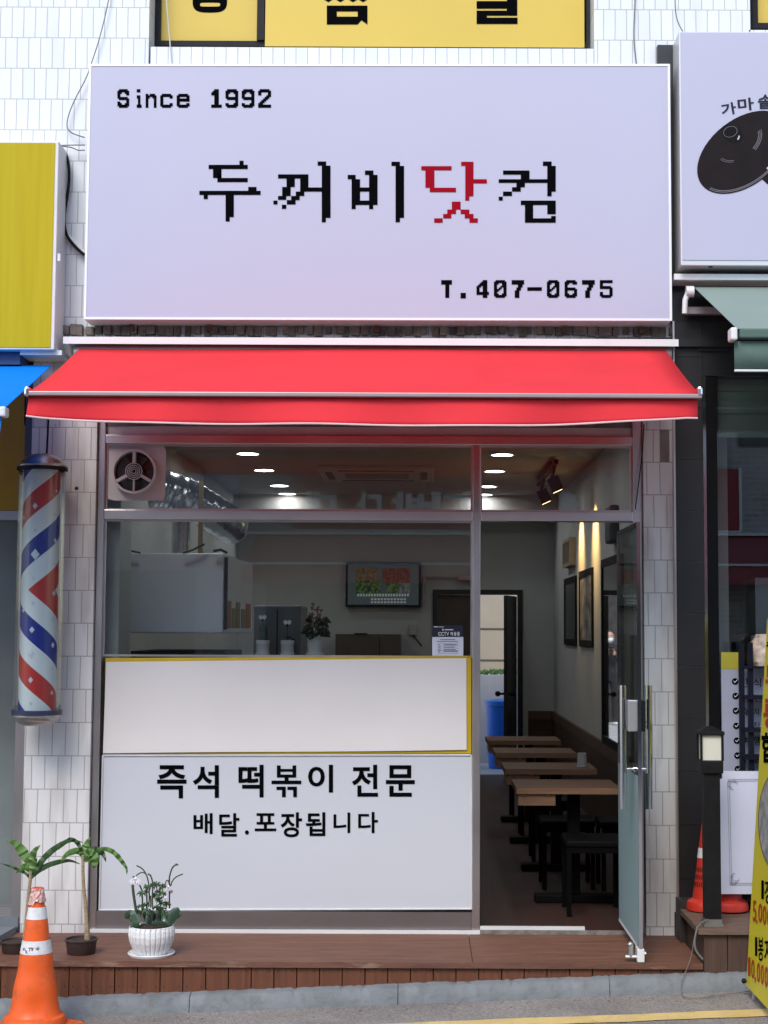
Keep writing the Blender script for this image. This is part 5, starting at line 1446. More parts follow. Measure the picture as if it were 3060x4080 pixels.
for ch, x0_, y0_, x1_, y1_, mbx in (('1', 1408, 350, 1440, 592, gb), ('장', 1452, 345, 1545, 655, gb), ('5', 1298, 612, 1342, 882, gr), (',', 1338, 862, 1358, 915, gr), ('0', 1369, 650, 1418, 895, gr), ('0', 1427, 678, 1472, 925, gr), ('0', 1484, 700, 1530, 955, gr),
        ('1', 1326, 1085, 1354, 1328, gb), ('봉', 1366, 1090, 1434, 1395, gb), ('지', 1446, 1105, 1535, 1420, gb),
        ('1', 1236, 1350, 1264, 1590, gr), ('0', 1278, 1375, 1318, 1622, gr), (',', 1318, 1600, 1336, 1680, gr), ('0', 1350, 1415, 1390, 1672, gr), ('0', 1402, 1440, 1438, 1700, gr), ('0', 1452, 1465, 1490, 1735, gr)):
    put(mbx, ch, kx(x0_), ky(y0_), kx(x1_), ky(y1_), 0, .012, 0, lambda a, b: bpt(a, b))
lx = lambda x: 2850 + x / 3.162
ly = lambda y: 2400 + y / 3.162
for ch, x0_, y0_, x1_, y1_, mbx in (('수', 642, 440, 780, 620, gb), ('누', 630, 790, 780, 1150, gr), ('룽', 606, 1215, 790, 1590, gr), ('합', 580, 1640, 760, 2020, gb)):
    put(mbx, ch, lx(x0_), ly(y0_), lx(x1_), ly(y1_), 0, .03, 0, lambda a, b: bpt(a, b))
obj('black_lettering', gb, M_BLACK, AB); obj('red_lettering', gr, mat('brick_red_vinyl', (.40, .035, .015), .45, spec=.2), AB)
def oval(f, off):
    g = MB(); cxx, cyy, ra, rb = 3092, 3272, 72 * f, 196 * f
    g.poly([bpt(cxx + ra * math.cos(t), cyy + rb * math.sin(t), off) for t in [-2 * PI * k / 48 for k in range(48)]][::-1]); return g
obj('printed_rice_crust', oval(1.0, .003), mat('printed_toasted_edge', (.17, .12, .07), .5, 0, .4, 30), AB)
obj('printed_rice_crust', oval(.95, .0045), mat('printed_rice_crust', (.33, .33, .31), .5, 0, .5, 22, dirt=(.08, .075, .07), dirt_amt=.8, dscale=35), AB)
p = at(2978, 3918, ZA - 8.15); g = MB(); g.ball(A0 + Vector((-.01, 0, .02)), .012); obj('corner_knob', g, M_BLACKP, AB, smooth=True)

# ============================================================ ACROSS THE STREET (mirrored in the glass)
OB = thing('opposite_building', 'brick building across the street, mirrored faintly in the shop glass', 'building', (0, -13.7, -.2))
M_OBR = tiles('grey_brick', (.46, .44, .42), (.34, .33, .31), (.52, .50, .48), .24, .075, .012, rough=.8, stain=(.08, .075, .07), stain_amt=.5)
g = MB(); g.box(-14, 14, -17, -13.7, -1, 5.6); obj('brick_wall', g, M_OBR, OB)
g = MB(); g.box(-1.8, 4.46, -13.95 + .3, -13.5, 2.98, 3.85); RFS = obj('red_fascia', g, mat('opposite_red', (.30, .02, .025), .5), OB)
g = MB()
for ch, px0, px1 in (('배', 2230, 2330), ('다', 1690, 1870), ('방', 1560, 1690), ('다', 1420, 1520), ('대', 1215, 1340)):
    vs, fs = glyph(ch, .05); ZV = 8.15 + 13.49
    xa, xb = (px0 - 1680) * ZV / FPX, (px1 - 1680) * ZV / FPX
    g.add([(xb - u * (xb - xa), -13.49, 3.10 + v * .42) for u, v in vs], fs)
obj('raised_lettering', g, mat('pale_letter', (.75, .75, .72), .5), RFS)
g = MB(); g.box(4.46, 4.50, -13.66, -13.49, 2.96, 3.87); g.box(-1.8, 4.4599, -13.66, -13.49, 2.96, 2.9799); obj('fascia_edge', g, M_ALU, RFS)
g = MB(); g.box(-3.75, -2.6, -13.69, -13.5, 3.25, 3.75); obj('pale_sign', g, M_SIGN, OB)
g = MB(); g.quad((-2.4, -12.55, 2.46), (6.6, -12.55, 2.46), (6.5, -13.65, 2.95), (-2.3, -13.65, 2.95)); g.quad((-2.4, -12.56, 2.2), (6.6, -12.56, 2.2), (6.6, -12.56, 2.44), (-2.4, -12.56, 2.44)); aw = obj('opposite_awning', g, mat('opposite_awning_red', (.42, .10, .10), .8, transl=.2), OB)
g = MB(); g.box(-2.42, 6.62, -12.58, -12.53, 2.445, 2.475); g.box(-2.5, 6.65, -13.69, -13.45, 2.91, 2.95); obj('awning_bar', g, M_ALU, aw)
g = MB(); g.box(-2.2, 3.4, -13.69, -13.66, -.2, 2.3); g.box(-6.2, -3.2, -13.69, -13.66, -.2, 2.4); g.box(4.6, 8, -13.69, -13.66, -.2, 2.4)
for x in (-6, -2.5, 1, 4.5): g.box(x, x + 1.6, -13.69, -13.66, 4.2, 5.2)
obj('dark_window', g, mat('opposite_dark_glass', (.03, .035, .04), .15), OB)

# ============================================================ INSIDE THE SHOP
# downlights: two rows
M_LED = emit('led_disc', (.97, .99, 1.0), 17.0)
def downlight(X, Y, label, grp):
    t = thing('downlight', label, 'ceiling light', (X, Y, CZ), grp)
    g = MB(); g.lathe([(.088, 0), (.100, -.003), (.102, -.010), (.090, -.012), (.088, -.006)], (X, Y, CZ), 28, False); obj('trim_ring', g, M_WHITE, t, smooth=True)
    g = MB(); g.lathe([(.001, -.004), (.0885, -.004)], (X, Y, CZ), 28, False); obj('light_disc', g, M_LED, t)
    return t
W1 = ('nearest', 'second', 'third', 'farthest')
for k, Y in enumerate((4.42, 5.73, 7.22, 8.15)):
    downlight(-1.43, Y, f'{W1[k]} lit round downlight of the row left of the ceiling air conditioner', 'lit round downlights in two ceiling rows')
    downlight(.66, Y, f'{W1[k]} lit round downlight of the row beside the spotlight track', 'lit round downlights in two ceiling rows')
for k, Y in enumerate((.30, 1.8, 3.1)):  # unseen lamps continuing both rows, added to brighten the front of the room
    downlight(-1.43, Y, f'{("front", "inner", "middle")[k]} downlight added to the left ceiling row, hidden behind the awning', 'lit round downlights in two ceiling rows')
    downlight(.66, Y, f'{("front", "inner", "middle")[k]} downlight added to the right ceiling row, hidden behind the awning', 'lit round downlights in two ceiling rows')
# ceiling cassette
AC = thing('air_conditioner', 'square ceiling air conditioner cassette between two rows of downlights', 'air conditioner', (-.41, 5.9, CZ))
g = MB(); g.box(-.93, .11, 5.35, 6.5, CZ - .035, CZ); obj('panel', g, mat('ac_panel', (.55, .53, .5), .5, 0, .03), AC, bevel=.01)
g = MB()
for k in range(9): g.box(-.70, -.12, 5.72 + .05 * k, 5.745 + .05 * k, CZ - .042, CZ - .0355)
obj('intake_grille', g, mat('ac_grille', (.34, .33, .31), .5), AC)
g = MB(); g.box(-.75, -.07, 5.45, 5.51, CZ - .04, CZ - .0355); g.box(-.75, -.07, 6.33, 6.39, CZ - .04, CZ - .0355); g.box(-.87, -.81, 5.6, 6.25, CZ - .04, CZ - .0355); g.box(-.01, .05, 5.6, 6.25, CZ - .04, CZ - .0355); obj('air_slot', g, mat('ac_slot', (.12, .12, .12), .6), AC)
# spotlight track
TX = 1.12
TK = thing('spotlight_track', 'black ceiling track with two square spotlights aimed at the wall', 'track light', (TX, 5.6, CZ))
g = MB(); g.box(TX - .018, TX + .018, 4.6, 6.6, CZ - .06, CZ - .022); g.box(TX - .02, TX + .02, 5.0, 5.06, CZ - .022, CZ); obj('track', g, M_BLACKP, TK)
for k, (px, py, Y) in enumerate(((2210, 1930, 4.75), (2166, 1978, 5.88))):
    c = at(px, py, Y)
    ax = Vector((.45, 0, -1)).normalized(); sd = Vector((0, 1, 0)); n2 = ax.cross(sd).normalized()
    q = .050; h = .062
    P8 = [c + ax * h * s3 + sd * q * s1 + n2 * q * s2 for s3 in (-1, 1) for s1, s2 in ((-1, -1), (1, -1), (1, 1), (-1, 1))]
    g = MB(); g.add(P8, [(0, 1, 2, 3), (4, 7, 6, 5), (0, 4, 5, 1), (1, 5, 6, 2), (2, 6, 7, 3), (3, 7, 4, 0)]); hd = obj('spot_head', g, M_BLACKP, TK, bevel=.004)
    g = MB(); g.tube([c - ax * h, Vector((TX, Y, CZ - .06))], .014, 8); obj('arm', g, M_BLACKP, hd)
    e = c + ax * (h + .0015)
    g = MB(); g.quad(e - sd * q * .8 - n2 * q * .8, e + sd * q * .8 - n2 * q * .8, e + sd * q * .8 + n2 * q * .8, e - sd * q * .8 + n2 * q * .8); obj('lens', g, emit('warm_lens', (1, .68, .3), 3.0), hd)
    ld = bpy.data.lights.new('spot_lamp', 'SPOT'); ld.energy = 34; ld.color = (1.0, .62, .22); ld.spot_size = rad(72); ld.spot_blend = 1.0; ld.shadow_soft_size = .02
    lo = bpy.data.objects.new('spot_lamp', ld); COL.objects.link(lo)
    lo.location = Vector((RWX - .10, Y + .12, CZ - .16)) if False else c + ax * (h + .01)
    wallp = lo.location + Vector((.64, 0, -.77))
    lo.rotation_euler = (lo.location - wallp).to_track_quat('Z', 'Y').to_euler()
# television
TV = thing('television', 'wall television showing a food slide on the dim rear wall', 'television', tuple(at(1527, 2418, BWY - .08)))
YTV = BWY - .08
obj('casing', bx(1377, 2240, 1677, 2418, YTV, BWY - .01), M_BLACKP, TV, bevel=.006)
def tvmat():
    m = emit('screen_slide', (.13, .17, .18), .05); nt = m.node_tree; L = nt.links.new; p = nt.nodes['Principled BSDF']; p.inputs['Roughness'].default_value = .2
    return m
g = MB(); X0, X1, Z0, Z1 = rect(1386, 2250, 1668, 2410, YTV - .003); g.quad((X0, YTV - .003, Z0), (X1, YTV - .003, Z0), (X1, YTV - .003, Z1), (X0, YTV - .003, Z1)); SCN = obj('screen', g, tvmat(), TV)
def foodmat(name, c1, c2, sc):
    m = bpy.data.materials.new(name); m.use_nodes = True; nt = m.node_tree; L = nt.links.new; p = nt.nodes['Principled BSDF']
    tc = N(nt, 'ShaderNodeTexCoord'); n = N(nt, 'ShaderNodeTexNoise'); n.inputs['Scale'].default_value = sc; n.inputs['Detail'].default_value = 8
    L(tc.outputs['Object'], n.inputs[0]); r = N(nt, 'ShaderNodeValToRGB'); r.color_ramp.elements[0].position = .4; r.color_ramp.elements[1].position = .62
    r.color_ramp.elements[0].color = (*c1, 1); r.color_ramp.elements[1].color = (*c2, 1); L(n.outputs[0], r.inputs[0]); L(r.outputs[0], p.inputs['Base Color']); L(r.outputs[0], p.inputs['Emission Color']); p.inputs['Emission Strength'].default_value = .05
    return m
for x0, y0, x1, y1, c1, c2 in ((1418, 2264, 1504, 2322, (.10, .08, .04), (.24, .17, .08)), (1418, 2316, 1516, 2372, (.02, .06, .03), (.18, .28, .08)), (1524, 2264, 1634, 2322, (.18, .03, .02), (.22, .10, .06)), (1540, 2322, 1590, 2362, (.03, .08, .03), (.22, .3, .12)), (1592, 2324, 1634, 2366, (.12, .14, .15), (.3, .32, .3))):
    g = MB(); prect(g, x0, y0, x1, y1, YTV - .006); obj('food_picture', g, foodmat('food_picture_%d' % x0 + '_%d' % y0, c1, c2, 30), SCN)
g = MB()
for k in range(19): prect(g, 1424 + k * 11, 2366, 1431 + k * 11, 2376, YTV - .009)
for r_ in range(2):
    for k in range(11): prect(g, 1478 + k * 13, 2384 + r_ * 12, 1487 + k * 13, 2391 + r_ * 12, YTV - .009)
obj('caption_text', g, emit('caption_white', (.5, .55, .58), .12), SCN)
# kitchen hood with side labels and duct
HX0, HX1, HZ0, HZ1 = rect(477, 2204, 889, 2522, .75)
HD = thing('kitchen_hood', 'large plain grey white kitchen hood box hanging behind the window', 'cooker hood', ((HX0 + HX1) / 2, 1.4, HZ0))
g = MB(); g.box(HX0, HX1, .75, 2.3, HZ0, HZ1); obj('hood_box', g, mat('hood_white_steel', (.78, .82, .86), .35, .1, .05, 1.2), HD, bevel=.006)
g = MB(); g.box(HX1 + .001, HX1 + .02, .78, .80, HZ0 + .02, HZ1 - .02); obj('side_seam', g, M_BLACKP, HD)
g = MB(); rnd = random.Random(12)
lab = [(.25, .22), (.52, .16), (.72, .2), (1.0, .2), (1.25, .28)]
for k, (yy, ww) in enumerate(lab):
    g = MB(); zt_l = 2.02 - .06 * (k > 0) - .12 * (k == 4) - (.27 if k == 0 else .25)
    g.box(HX1 + .001, HX1 + .004, .75 + yy - .1, .75 + yy - .1 + ww, HZ0 + .03, HZ1 - .27 - .04 * (k % 2))
    obj('label_strip', g, mat('label_' + 'orange' if k in (0, 4) else 'label_green', (.40, .13, .03) if k in (0, 4) else (.22, .19, .045), .6, 0, .4, 40), HD)
YD = 1.5
M_DUCT = mat('bright_duct', (.62, .64, .66), .22, 1.0, .15, 12, bump=.35, bscale=25)
cxd = at(720, 2150, YD)
g = MB(); zz = at(720, 1985, YD).z
g.tube([(cxd.x, YD, HZ1), (cxd.x, YD, zz)], .056, 20)
for k in range(4): g.tube([(cxd.x, YD, HZ1 + .03 + k * .08), (cxd.x, YD, HZ1 + .04 + k * .08)], .058, 20)
obj('duct_stub', g, M_DUCT, HD, smooth=True)
g = MB(); q0 = at(800, 2180, YD); g.box(q0.x - .014, q0.x + .014, YD - .03, YD, HZ1, zz + .1); obj('brass_strap', g, mat('brass_strap', (.42, .32, .16), .35, .9), HD)
g = MB(); pts = sm([tuple(at(x, y, YD + d)) for x, y, d in ((585, 1950, .0), (660, 1945, .02), (740, 1975, .06), (820, 2030, .12), (890, 2075, .25), (925, 2095, .4))], 3)
g.tube(pts, [.118 + .005 * math.sin(i * 2.2) for i in range(len(pts))], 24); obj('flexible_duct', g, M_DUCT, HD, smooth=True)
g = MB(); g.tube([at(475, 2170, .72), at(520, 2195, .72), at(560, 2203, .72)], .006, 6); g.tube([at(730, 2204, .72), at(770, 2190, .72), at(815, 2168, .72)], .006, 6); g.tube([at(850, 2196, .72), at(880, 2190, .72), at(905, 2204, .72)], .008, 6); obj('power_cable', g, M_BLACKP, HD)
KR = thing('hood_shade_box', 'black box added under the white hood to darken the space there', 'dark box', ((HX0 + HX1) / 2, 1.5, 0))  # added black box standing in for the darkness under the hood
g = MB(); g.box(HX0 + .02, HX1 - .02, 1.0, 1.9, 0, 1.44); obj('shade_box_body', g, mat('shade_box_black', (.012, .012, .013), .5, .2, .3), KR, bevel=.006)
g = MB()
for k in range(4): g.box(HX0 + .1 + k * .13, HX0 + .14 + k * .13, .985, .999, 1.36, 1.40)
obj('shade_box_stud', g, mat('shade_box_grey', (.12, .12, .12), .4, .5), KR)
# fridge, low cabinet, wall bits
FG = thing('fridge', 'dark grey upright fridge standing behind the potted plants on the ledge', 'fridge', (at(1100, 2600, 3.9).x, 4.2, 0))
X0, X1, Z0, Z1 = rect(1010, 2412, 1198, 2700, 3.9)
g = MB(); g.box(X0, X1, 3.9, 4.6, 0, Z1); obj('cabinet', g, mat('fridge_grey', (.16, .18, .21), .4, .2, .1), FG, bevel=.01)
g = MB(); g.box((X0 + X1) / 2 - .004, (X0 + X1) / 2 + .004, 3.895, 3.9, .1, Z1 - .03); g.box(X0 + .3, X0 + .32, 3.87, 3.899, 1.0, 1.5); obj('door_gap', g, M_BLACKP, FG)
X0, X1, Z0, Z1 = rect(1336, 2527, 1596, 2700, 8.3)
CB = thing('cabinet', 'low dark brown cabinet under the wall television', 'cabinet', ((X0 + X1) / 2, 8.5, 0))
g = MB(); g.box(X0, X1, 8.3, 8.84, 0, Z1); obj('carcass', g, mat('dark_brown_cabinet', (.11, .08, .065), .5, 0, .15), CB)
g = MB(); g.box((X0 + X1) / 2 + .12, (X0 + X1) / 2 + .126, 8.294, 8.3, .1, Z1 - .03); g.box(X0 + .2, X0 + .34, 8.28, 8.299, Z1 - .0, Z1 + .012); obj('door_gap', g, M_BLACKP, CB)
IB = thing('intercom', 'small pale wall box between the television and the rear doorway', 'wall box', tuple(at(1645, 2520, BWY - .03)))
obj('box_cover', bx(1630, 2488, 1662, 2530, BWY - .04, BWY - .002), mat('wall_box_grey', (.42, .42, .42), .5), IB, bevel=.004)
g = MB(); g.tube([at(x, y, BWY - .03) for x, y in ((1645, 2530), (1662, 2552), (1680, 2575))], .008, 6); obj('box_wire', g, M_BLACKP, IB)
# pipe on the rear wall over the doorway
WP = thing('wall_pipe', 'thin pipe with bracket on the rear wall over the doorway', 'pipe', tuple(at(1780, 2300, BWY - .06)))
g = MB(); g.tube([at(1690, 2298, BWY - .06), at(1720, 2298, BWY - .06), at(1880, 2302, BWY - .06)], .014, 8); g.tube([at(1690, 2298, BWY - .06), at(1688, 2420, BWY - .06)], .014, 8); obj('pipe_run', g, mat('pipe_grey', (.35, .32, .31), .5), WP, smooth=True)
obj('pipe_box', bx(1824, 2290, 1880, 2312, BWY - .10, BWY - .03), mat('pipe_box_pink', (.40, .28, .28), .5), WP, bevel=.005)
# ledge plants
def ledge_pot(px, label, kind, r=27, h=60):
    Y = .17; b = at(px, 2606, Y); b.z = SZ; s = (Y - CAM.y) / FPX
    t = thing('plant_pot', label, 'plant pot', (b.x, Y, SZ), 'small pots on the window ledge')
    g = MB()
    if kind == 'flower': g.lathe([(37 * s, 0), (37 * s, 11 * s), (27 * s, 11 * s), (31 * s, h * s), (29 * s, h * s), (27 * s, h * s - .01), (.001, h * s - .012)], (b.x, Y, SZ), 28)
    else: g.lathe([(29 * s, 0), (29 * s, 9 * s), (26 * s, 10 * s), (26 * s, h * s * .72), (27.5 * s, h * s * .75), (27 * s, h * s), (25 * s, h * s), (24 * s, h * s - .01), (.001, h * s - .012)], (b.x, Y, SZ), 28)
    obj('pot', g, mat('white_ceramic', (.62, .62, .60), .3), t, smooth=True)
    top = SZ + h * s
    def q(x, y, dy=0): return at(x, y, Y + dy)
    if kind == 'cactus':
        g = MB()
        for dx, hh, rr_ in ((-8, 62, 7), (2, 66, 8), (13, 58, 6)):
            p = q(px + dx, 2545); g.tube([(p.x, Y + dx * .001, top - .01), (p.x, Y + dx * .001, top + hh * s * .5), (p.x, Y + dx * .001, top + hh * s)], [rr_ * s, rr_ * s * 1.1, rr_ * s * .6], 8)
        obj('cactus_stem', g, mat('cactus_green', (.045, .065, .04), .7, 0, .3, 30), t, smooth=True)
    elif kind == 'seedling':
        g = MB()
        for a in range(7): g.leaf([q(px, 2548), q(px + 14 * math.cos(a), 2536, .01), q(px + 24 * math.cos(a * 1.3), 2540, .02 * math.sin(a))], [.004, .01, .001])
        obj('leaf_tuft', g, mat('seedling_green', (.05, .08, .03), .6), t)
    if kind in ('cactus', 'seedling'):
        hy = 2462 if kind == 'cactus' else 2482
        hp = []
        for k in range(36):
            a = 2 * PI * k / 36
            hp.append((16 * math.sin(a) ** 3, -(13 * math.cos(a) - 5 * math.cos(2 * a) - 2 * math.cos(3 * a) - math.cos(4 * a))))
        g = MB(); g.poly([q(px + x * .98, hy + y * .95, -.01) for x, y in hp]); hrt = obj('heart_tag', g, mat('tag_white', (.78, .78, .78), .5), t, solid=.003)
        g = MB(); ln_ = [q(px, hy + 12, 0), q(px, 2548, 0)]; g.tube(ln_, .002, 6); p = q(px, hy + 9, -.014); g.ball(p, .008); obj('tag_stick', g, M_BLACKP, hrt)
    if kind == 'flower':
        rr_ = random.Random(5); g = MB()
        for k in range(34):
            a = rr_.uniform(0, 2 * PI); l = rr_.uniform(25, 72)
            x0, y0 = px + 4 + 18 * math.cos(a), 2535 - rr_.uniform(0, 62)
            x1, y1 = x0 + l * .7 * math.cos(a), y0 - rr_.uniform(-20, 25)
            g.leaf([q(x0, y0, .02 * math.sin(a)), q((x0 + x1) / 2, (y0 + y1) / 2 - 6, .05 * math.sin(a)), q(x1, y1 + 8, .08 * math.sin(a))], [.01, .035, .002])
        obj('leaf', g, mat('kalanchoe_leaf', (.022, .04, .02), .5, 0, .4, 20), t, smooth=True)
        g = MB(); g2 = MB()
        for k in range(60):
            y = rr_.uniform(2402, 2500); f = (y - 2395) / 105
            x = px + 2 + rr_.uniform(-1, 1) * (14 + 38 * f); p = q(x, y, rr_.uniform(-.06, .06))
            g.ball(p, rr_.uniform(.004, .009), 1, 1, .8, 6, 4)
            if k % 4 == 0: g2.tube([p, q(px + rr_.uniform(-8, 8), 2535)], .0018, 5)
        obj('blossom', g, mat('dull_pink_blossom', (.30, .14, .10), .6, 0, .5, 60), t); obj('flower_stalk', g2, mat('stalk_green', (.04, .06, .03), .6), t)
    return t
ledge_pot(1046, 'white pot of dark cactus with a raised heart tag, on the window ledge', 'cactus')
ledge_pot(1145, 'white pot with a heart tag on a bare stick, middle pot on the window ledge', 'seedling')
ledge_pot(1254, 'white pot of bushy pink flowering plant on the window ledge', 'flower', 31, 66)
# security notice on the glass
SN = thing('notice_sticker', 'navy and white security camera notice on the lower corner of the window', 'notice', tuple(at(1784, 2614, -.006)))
g = MB(); prect(g, 1724, 2492, 1844, 2538, -.006); obj('navy_header', g, mat('navy_print', (.008, .012, .035), .4), SN, solid=.001)
g = MB(); prect(g, 1722, 2538, 1846, 2614, -.006); obj('white_sheet', g, mat('notice_white', (.66, .68, .76), .5, 0, .02), SN, solid=.001)
g = MB()
for ch, a, b in (('C', 1746, 1757), ('C', 1758, 1768), ('T', 1769, 1778), ('V', 1779, 1789), ('작', 1794, 1806), ('동', 1808, 1819), ('중', 1821, 1832)): put(g, ch, a, 2518, b, 2533, -.009, .02)
prect(g, 1728, 2496, 1746, 2499, -.009); prect(g, 1748, 2497, 1768, 2499, -.009); prect(g, 1762, 2506, 1768, 2512, -.009); prect(g, 1772, 2507, 1806, 2511, -.009)
obj('white_lettering', g, M_WHITE, SN)
g = MB()
for x0, y, x1 in ((1754, 2547, 1814), (1740, 2554, 1826), (1746, 2567, 1752), (1768, 2567, 1820), (1746, 2577, 1756), (1768, 2577, 1812), (1746, 2588, 1756), (1768, 2587, 1816), (1746, 2596, 1754), (1766, 2594, 1824)): prect(g, x0, y, x1, y + 2.4, -.0085)
for y in (2562, 2572, 2582, 2591, 2602): prect(g, 1742, y, 1828, y + .9, -.0085)
obj('small_print', g, mat('print_grey', (.12, .12, .15), .6), SN)

# tables, benches
M_TTOP = mat('brown_table_laminate', (.18, .10, .062), .6, 0, .18, 4, stretch=(1, 12, 12), spec=.25)
M_TEDGE = mat('table_edge_wood', (.32, .175, .095), .5, 0, .2, 6, stretch=(1, 10, 10))
TZ = .68
def table(Y0, label):
    Y1 = Y0 + .50; x0, x1 = .545, 1.14
    t = thing('dining_table', label, 'table', ((x0 + x1) / 2, (Y0 + Y1) / 2, 0), 'wall tables in a row')
    g = MB(); g.box(x0, x1, Y0, Y1, TZ - .036, TZ); obj('table_top', g, M_TTOP, t, bevel=.002)
    g = MB(); g.box(x0 + .001, x1 - .001, Y0 - .003, Y0 - .0003, TZ - .0355, TZ - .001); obj('edge_band', g, M_TEDGE, t)
    g = MB(); g.box(x0 + .012, x0 + .225, Y0 + .02, Y0 + .38, TZ - .104, TZ - .0365); dr = obj('utensil_drawer', g, M_TEDGE, t, bevel=.003)
    g = MB()
    for xx in (x0 + .05, x0 + .18): g.ball((xx, Y0 + .014, TZ - .045), .008)
    obj('drawer_knob', g, mat('brass_knob', (.5, .36, .18), .4, .6), dr, smooth=True)
    g = MB(); g.box(.86, .93, (Y0 + Y1) / 2 - .035, (Y0 + Y1) / 2 + .035, .046, TZ - .037); g.box(.665, 1.14, (Y0 + Y1) / 2 - .05, (Y0 + Y1) / 2 + .05, .0005, .045); obj('pedestal', g, mat('pedestal_black', (.006, .006, .006), .6, spec=.1), t, bevel=.006)
    return t
t1 = table(.69, 'nearest brown wall table with a wooden drawer under its end')
for Y0, lb in ((1.87, 'second brown wall table from the open glass door'), (3.18, 'third brown wall table from the open glass door'), (4.45, 'farthest brown wall table, nearest the rear doorway')):
    c = copy_thing(t1, Vector(((.545 + 1.14) / 2, Y0 + .25, 0)), lb)
M_STL = mat('stool_black_steel', (.004, .004, .0045), .6, 0, .2, spec=.05)
def stool(X, Y, label):
    t = thing('stool', label, 'stool', (X, Y, 0), 'black stools at the wall tables')
    w = .165
    g = MB(); g.box(X - w, X + w, Y - w, Y + w, .375, .415); obj('seat', g, mat('black_seat_vinyl', (.005, .005, .006), .6, 0, .2, spec=.08), t, bevel=.012)
    g = MB(); g.box(X - w + .01, X + w - .01, Y - w + .005, Y - w + .03, .345, .374); g.box(X - w + .01, X + w - .01, Y + w - .03, Y + w - .005, .345, .374); obj('seat_frame', g, M_STL, t)
    for sx in (-1, 1):
        for sy in (-1, 1):
            g = MB(); cx, cy = X + sx * (w - .018), Y + sy * (w - .018); g.box(cx - .013, cx + .013, cy - .013, cy + .013, .0005, .3449); obj('leg', g, M_STL, t)
    return t
s0 = stool(.97, .62, 'black square stool under the nearest table, front one by the door')
for X, Y, lb in ((.905, 1.50, 'black square stool between the nearest and second tables, aisle side'), (1.26, 1.46, 'black square stool between the nearest and second tables, wall side'), (.92, 2.62, 'black square stool between the second and third tables'), (.92, 3.80, 'black square stool between the third and farthest tables'), (.92, 5.02, 'black square stool behind the farthest table')):
    copy_thing(s0, Vector((X, Y, 0)), lb)
CU = thing('water_cup', 'pale cup standing at the wall end of the second table', 'cup', (1.06, 2.05, TZ))
g = MB(); g.lathe([(.034, 0), (.028, .09), (.001, .092)], (1.06, 2.05, TZ + .0005), 20); obj('cup_body', g, mat('cloudy_cup', (.6, .6, .6), .2, 0, .05), CU, smooth=True)

# framed pictures, mirror and fittings on the right wall
def wallframe(name, label, cat, y0, y1, z0, z1, m_in, fw=.03, th=.03, mf=None, parts='picture'):
    t = thing(name, label, cat, (RWX, (y0 + y1) / 2, z0)); X = RWX - th
    g = MB(); g.box(X, RWX - .001, y0, y0 + fw, z0, z1); g.box(X, RWX - .001, y1 - fw, y1, z0, z1); g.box(X, RWX - .001, y0 + fw, y1 - fw, z0, z0 + fw); g.box(X, RWX - .001, y0 + fw, y1 - fw, z1 - fw, z1); obj('frame', g, mf or M_BLACKP, t)
    g = MB(); g.box(X + .008, RWX - .002, y0 + fw, y1 - fw, z0 + fw, z1 - fw); obj(parts, g, m_in, t)
    return t
wallframe('picture_frame', 'black framed dark poster on the right wall, the one farther inside', 'picture', 6.30, 7.46, 1.43, 2.09, mat('dark_poster', (.06, .062, .065), .25, 0, .2, 3), .06, .018)
wallframe('picture_frame', 'black framed printed poster on the right wall, the one nearer the door', 'picture', 4.90, 5.98, 1.43, 2.11, mat('printed_poster', (.44, .42, .40), .25, 0, .7, 7, dirt=(.08, .04, .03), dirt_amt=.8, dscale=9), .06, .018)
wallframe('small_frame', 'small light framed box picture high on the right wall', 'picture', 6.43, 7.15, 2.19, 2.46, mat('small_print', (.20, .17, .14), .4, 0, .3, 12), .035, .06, mat('pale_wood_frame', (.48, .38, .25), .5))
M_MIR = mat('mirror_silver', (.82, .84, .85), .02, 1.0, .0)
wallframe('mirror', 'tall black framed mirror on the right wall above the wainscot', 'mirror', 2.95, 4.08, .695, 2.13, M_MIR, .06, .036, None, 'mirror_glass')
SPK = thing('wall_speaker', 'dark speaker mounted high on the right wall inside', 'speaker', (1.38, 3.3, 2.2))
g = MB(); X0, X1, Z0, Z1 = rect(2428, 2010, 2470, 2160, 3.2); g.box(X0, X1, 3.2, 3.5, Z0, Z1); obj('speaker_box', g, mat('speaker_grey', (.05, .055, .06), .5), SPK, bevel=.02)
g = MB(); g.box(X1 + .0005, RWX - .001, 3.32, 3.38, Z1 - .1, Z1 - .04); obj('wall_bracket', g, M_BLACKP, SPK)

# ============================================================ BACK YARD
YWL = thing('yard_wall', 'beige panelled yard wall seen through the rear doorway', 'wall', (2.0, 11.6, -.06))
g = MB(); g.box(.60, 5, 11.6, 11.8, -.06, 5.0); obj('panel_face', g, mat('beige_panel', (.42, .36, .28), .8, 0, .1, 2), YWL)
g = MB()
for y in (2505, 2630): z = at(1960, y, 11.6).z; g.box(.60, 5, 11.59, 11.599, z - .008, z + .008)
obj('panel_joint', g, mat('joint_dark', (.10, .09, .08), .8), YWL)
PLB = thing('yard_planter', 'tall pale concrete planter with green sprouts in the back yard', 'planter', (1.2, 11.2, -.06))
zt_ = at(1960, 2690, 11.0).z
g = MB(); g.box(.62, 3, 11.0, 11.5, -.06, zt_); obj('planter_box', g, mat('pale_concrete', (.55, .55, .56), .8, 0, .15, 3, dirt=(.3, .3, .3), dirt_amt=.5), PLB)
g = MB(); rnd = random.Random(14)
for k in range(60):
    x = .66 + rnd.random() * .6; p0 = Vector((x, 11.1 + rnd.random() * .3, zt_ - .01)); a = rnd.uniform(0, 6.28); l = rnd.uniform(.05, .13)
    g.leaf([p0, p0 + Vector((l * .5 * math.cos(a), l * .5 * math.sin(a), l * .6)), p0 + Vector((l * math.cos(a), l * math.sin(a), l * .3))], [.01, .035, .002])
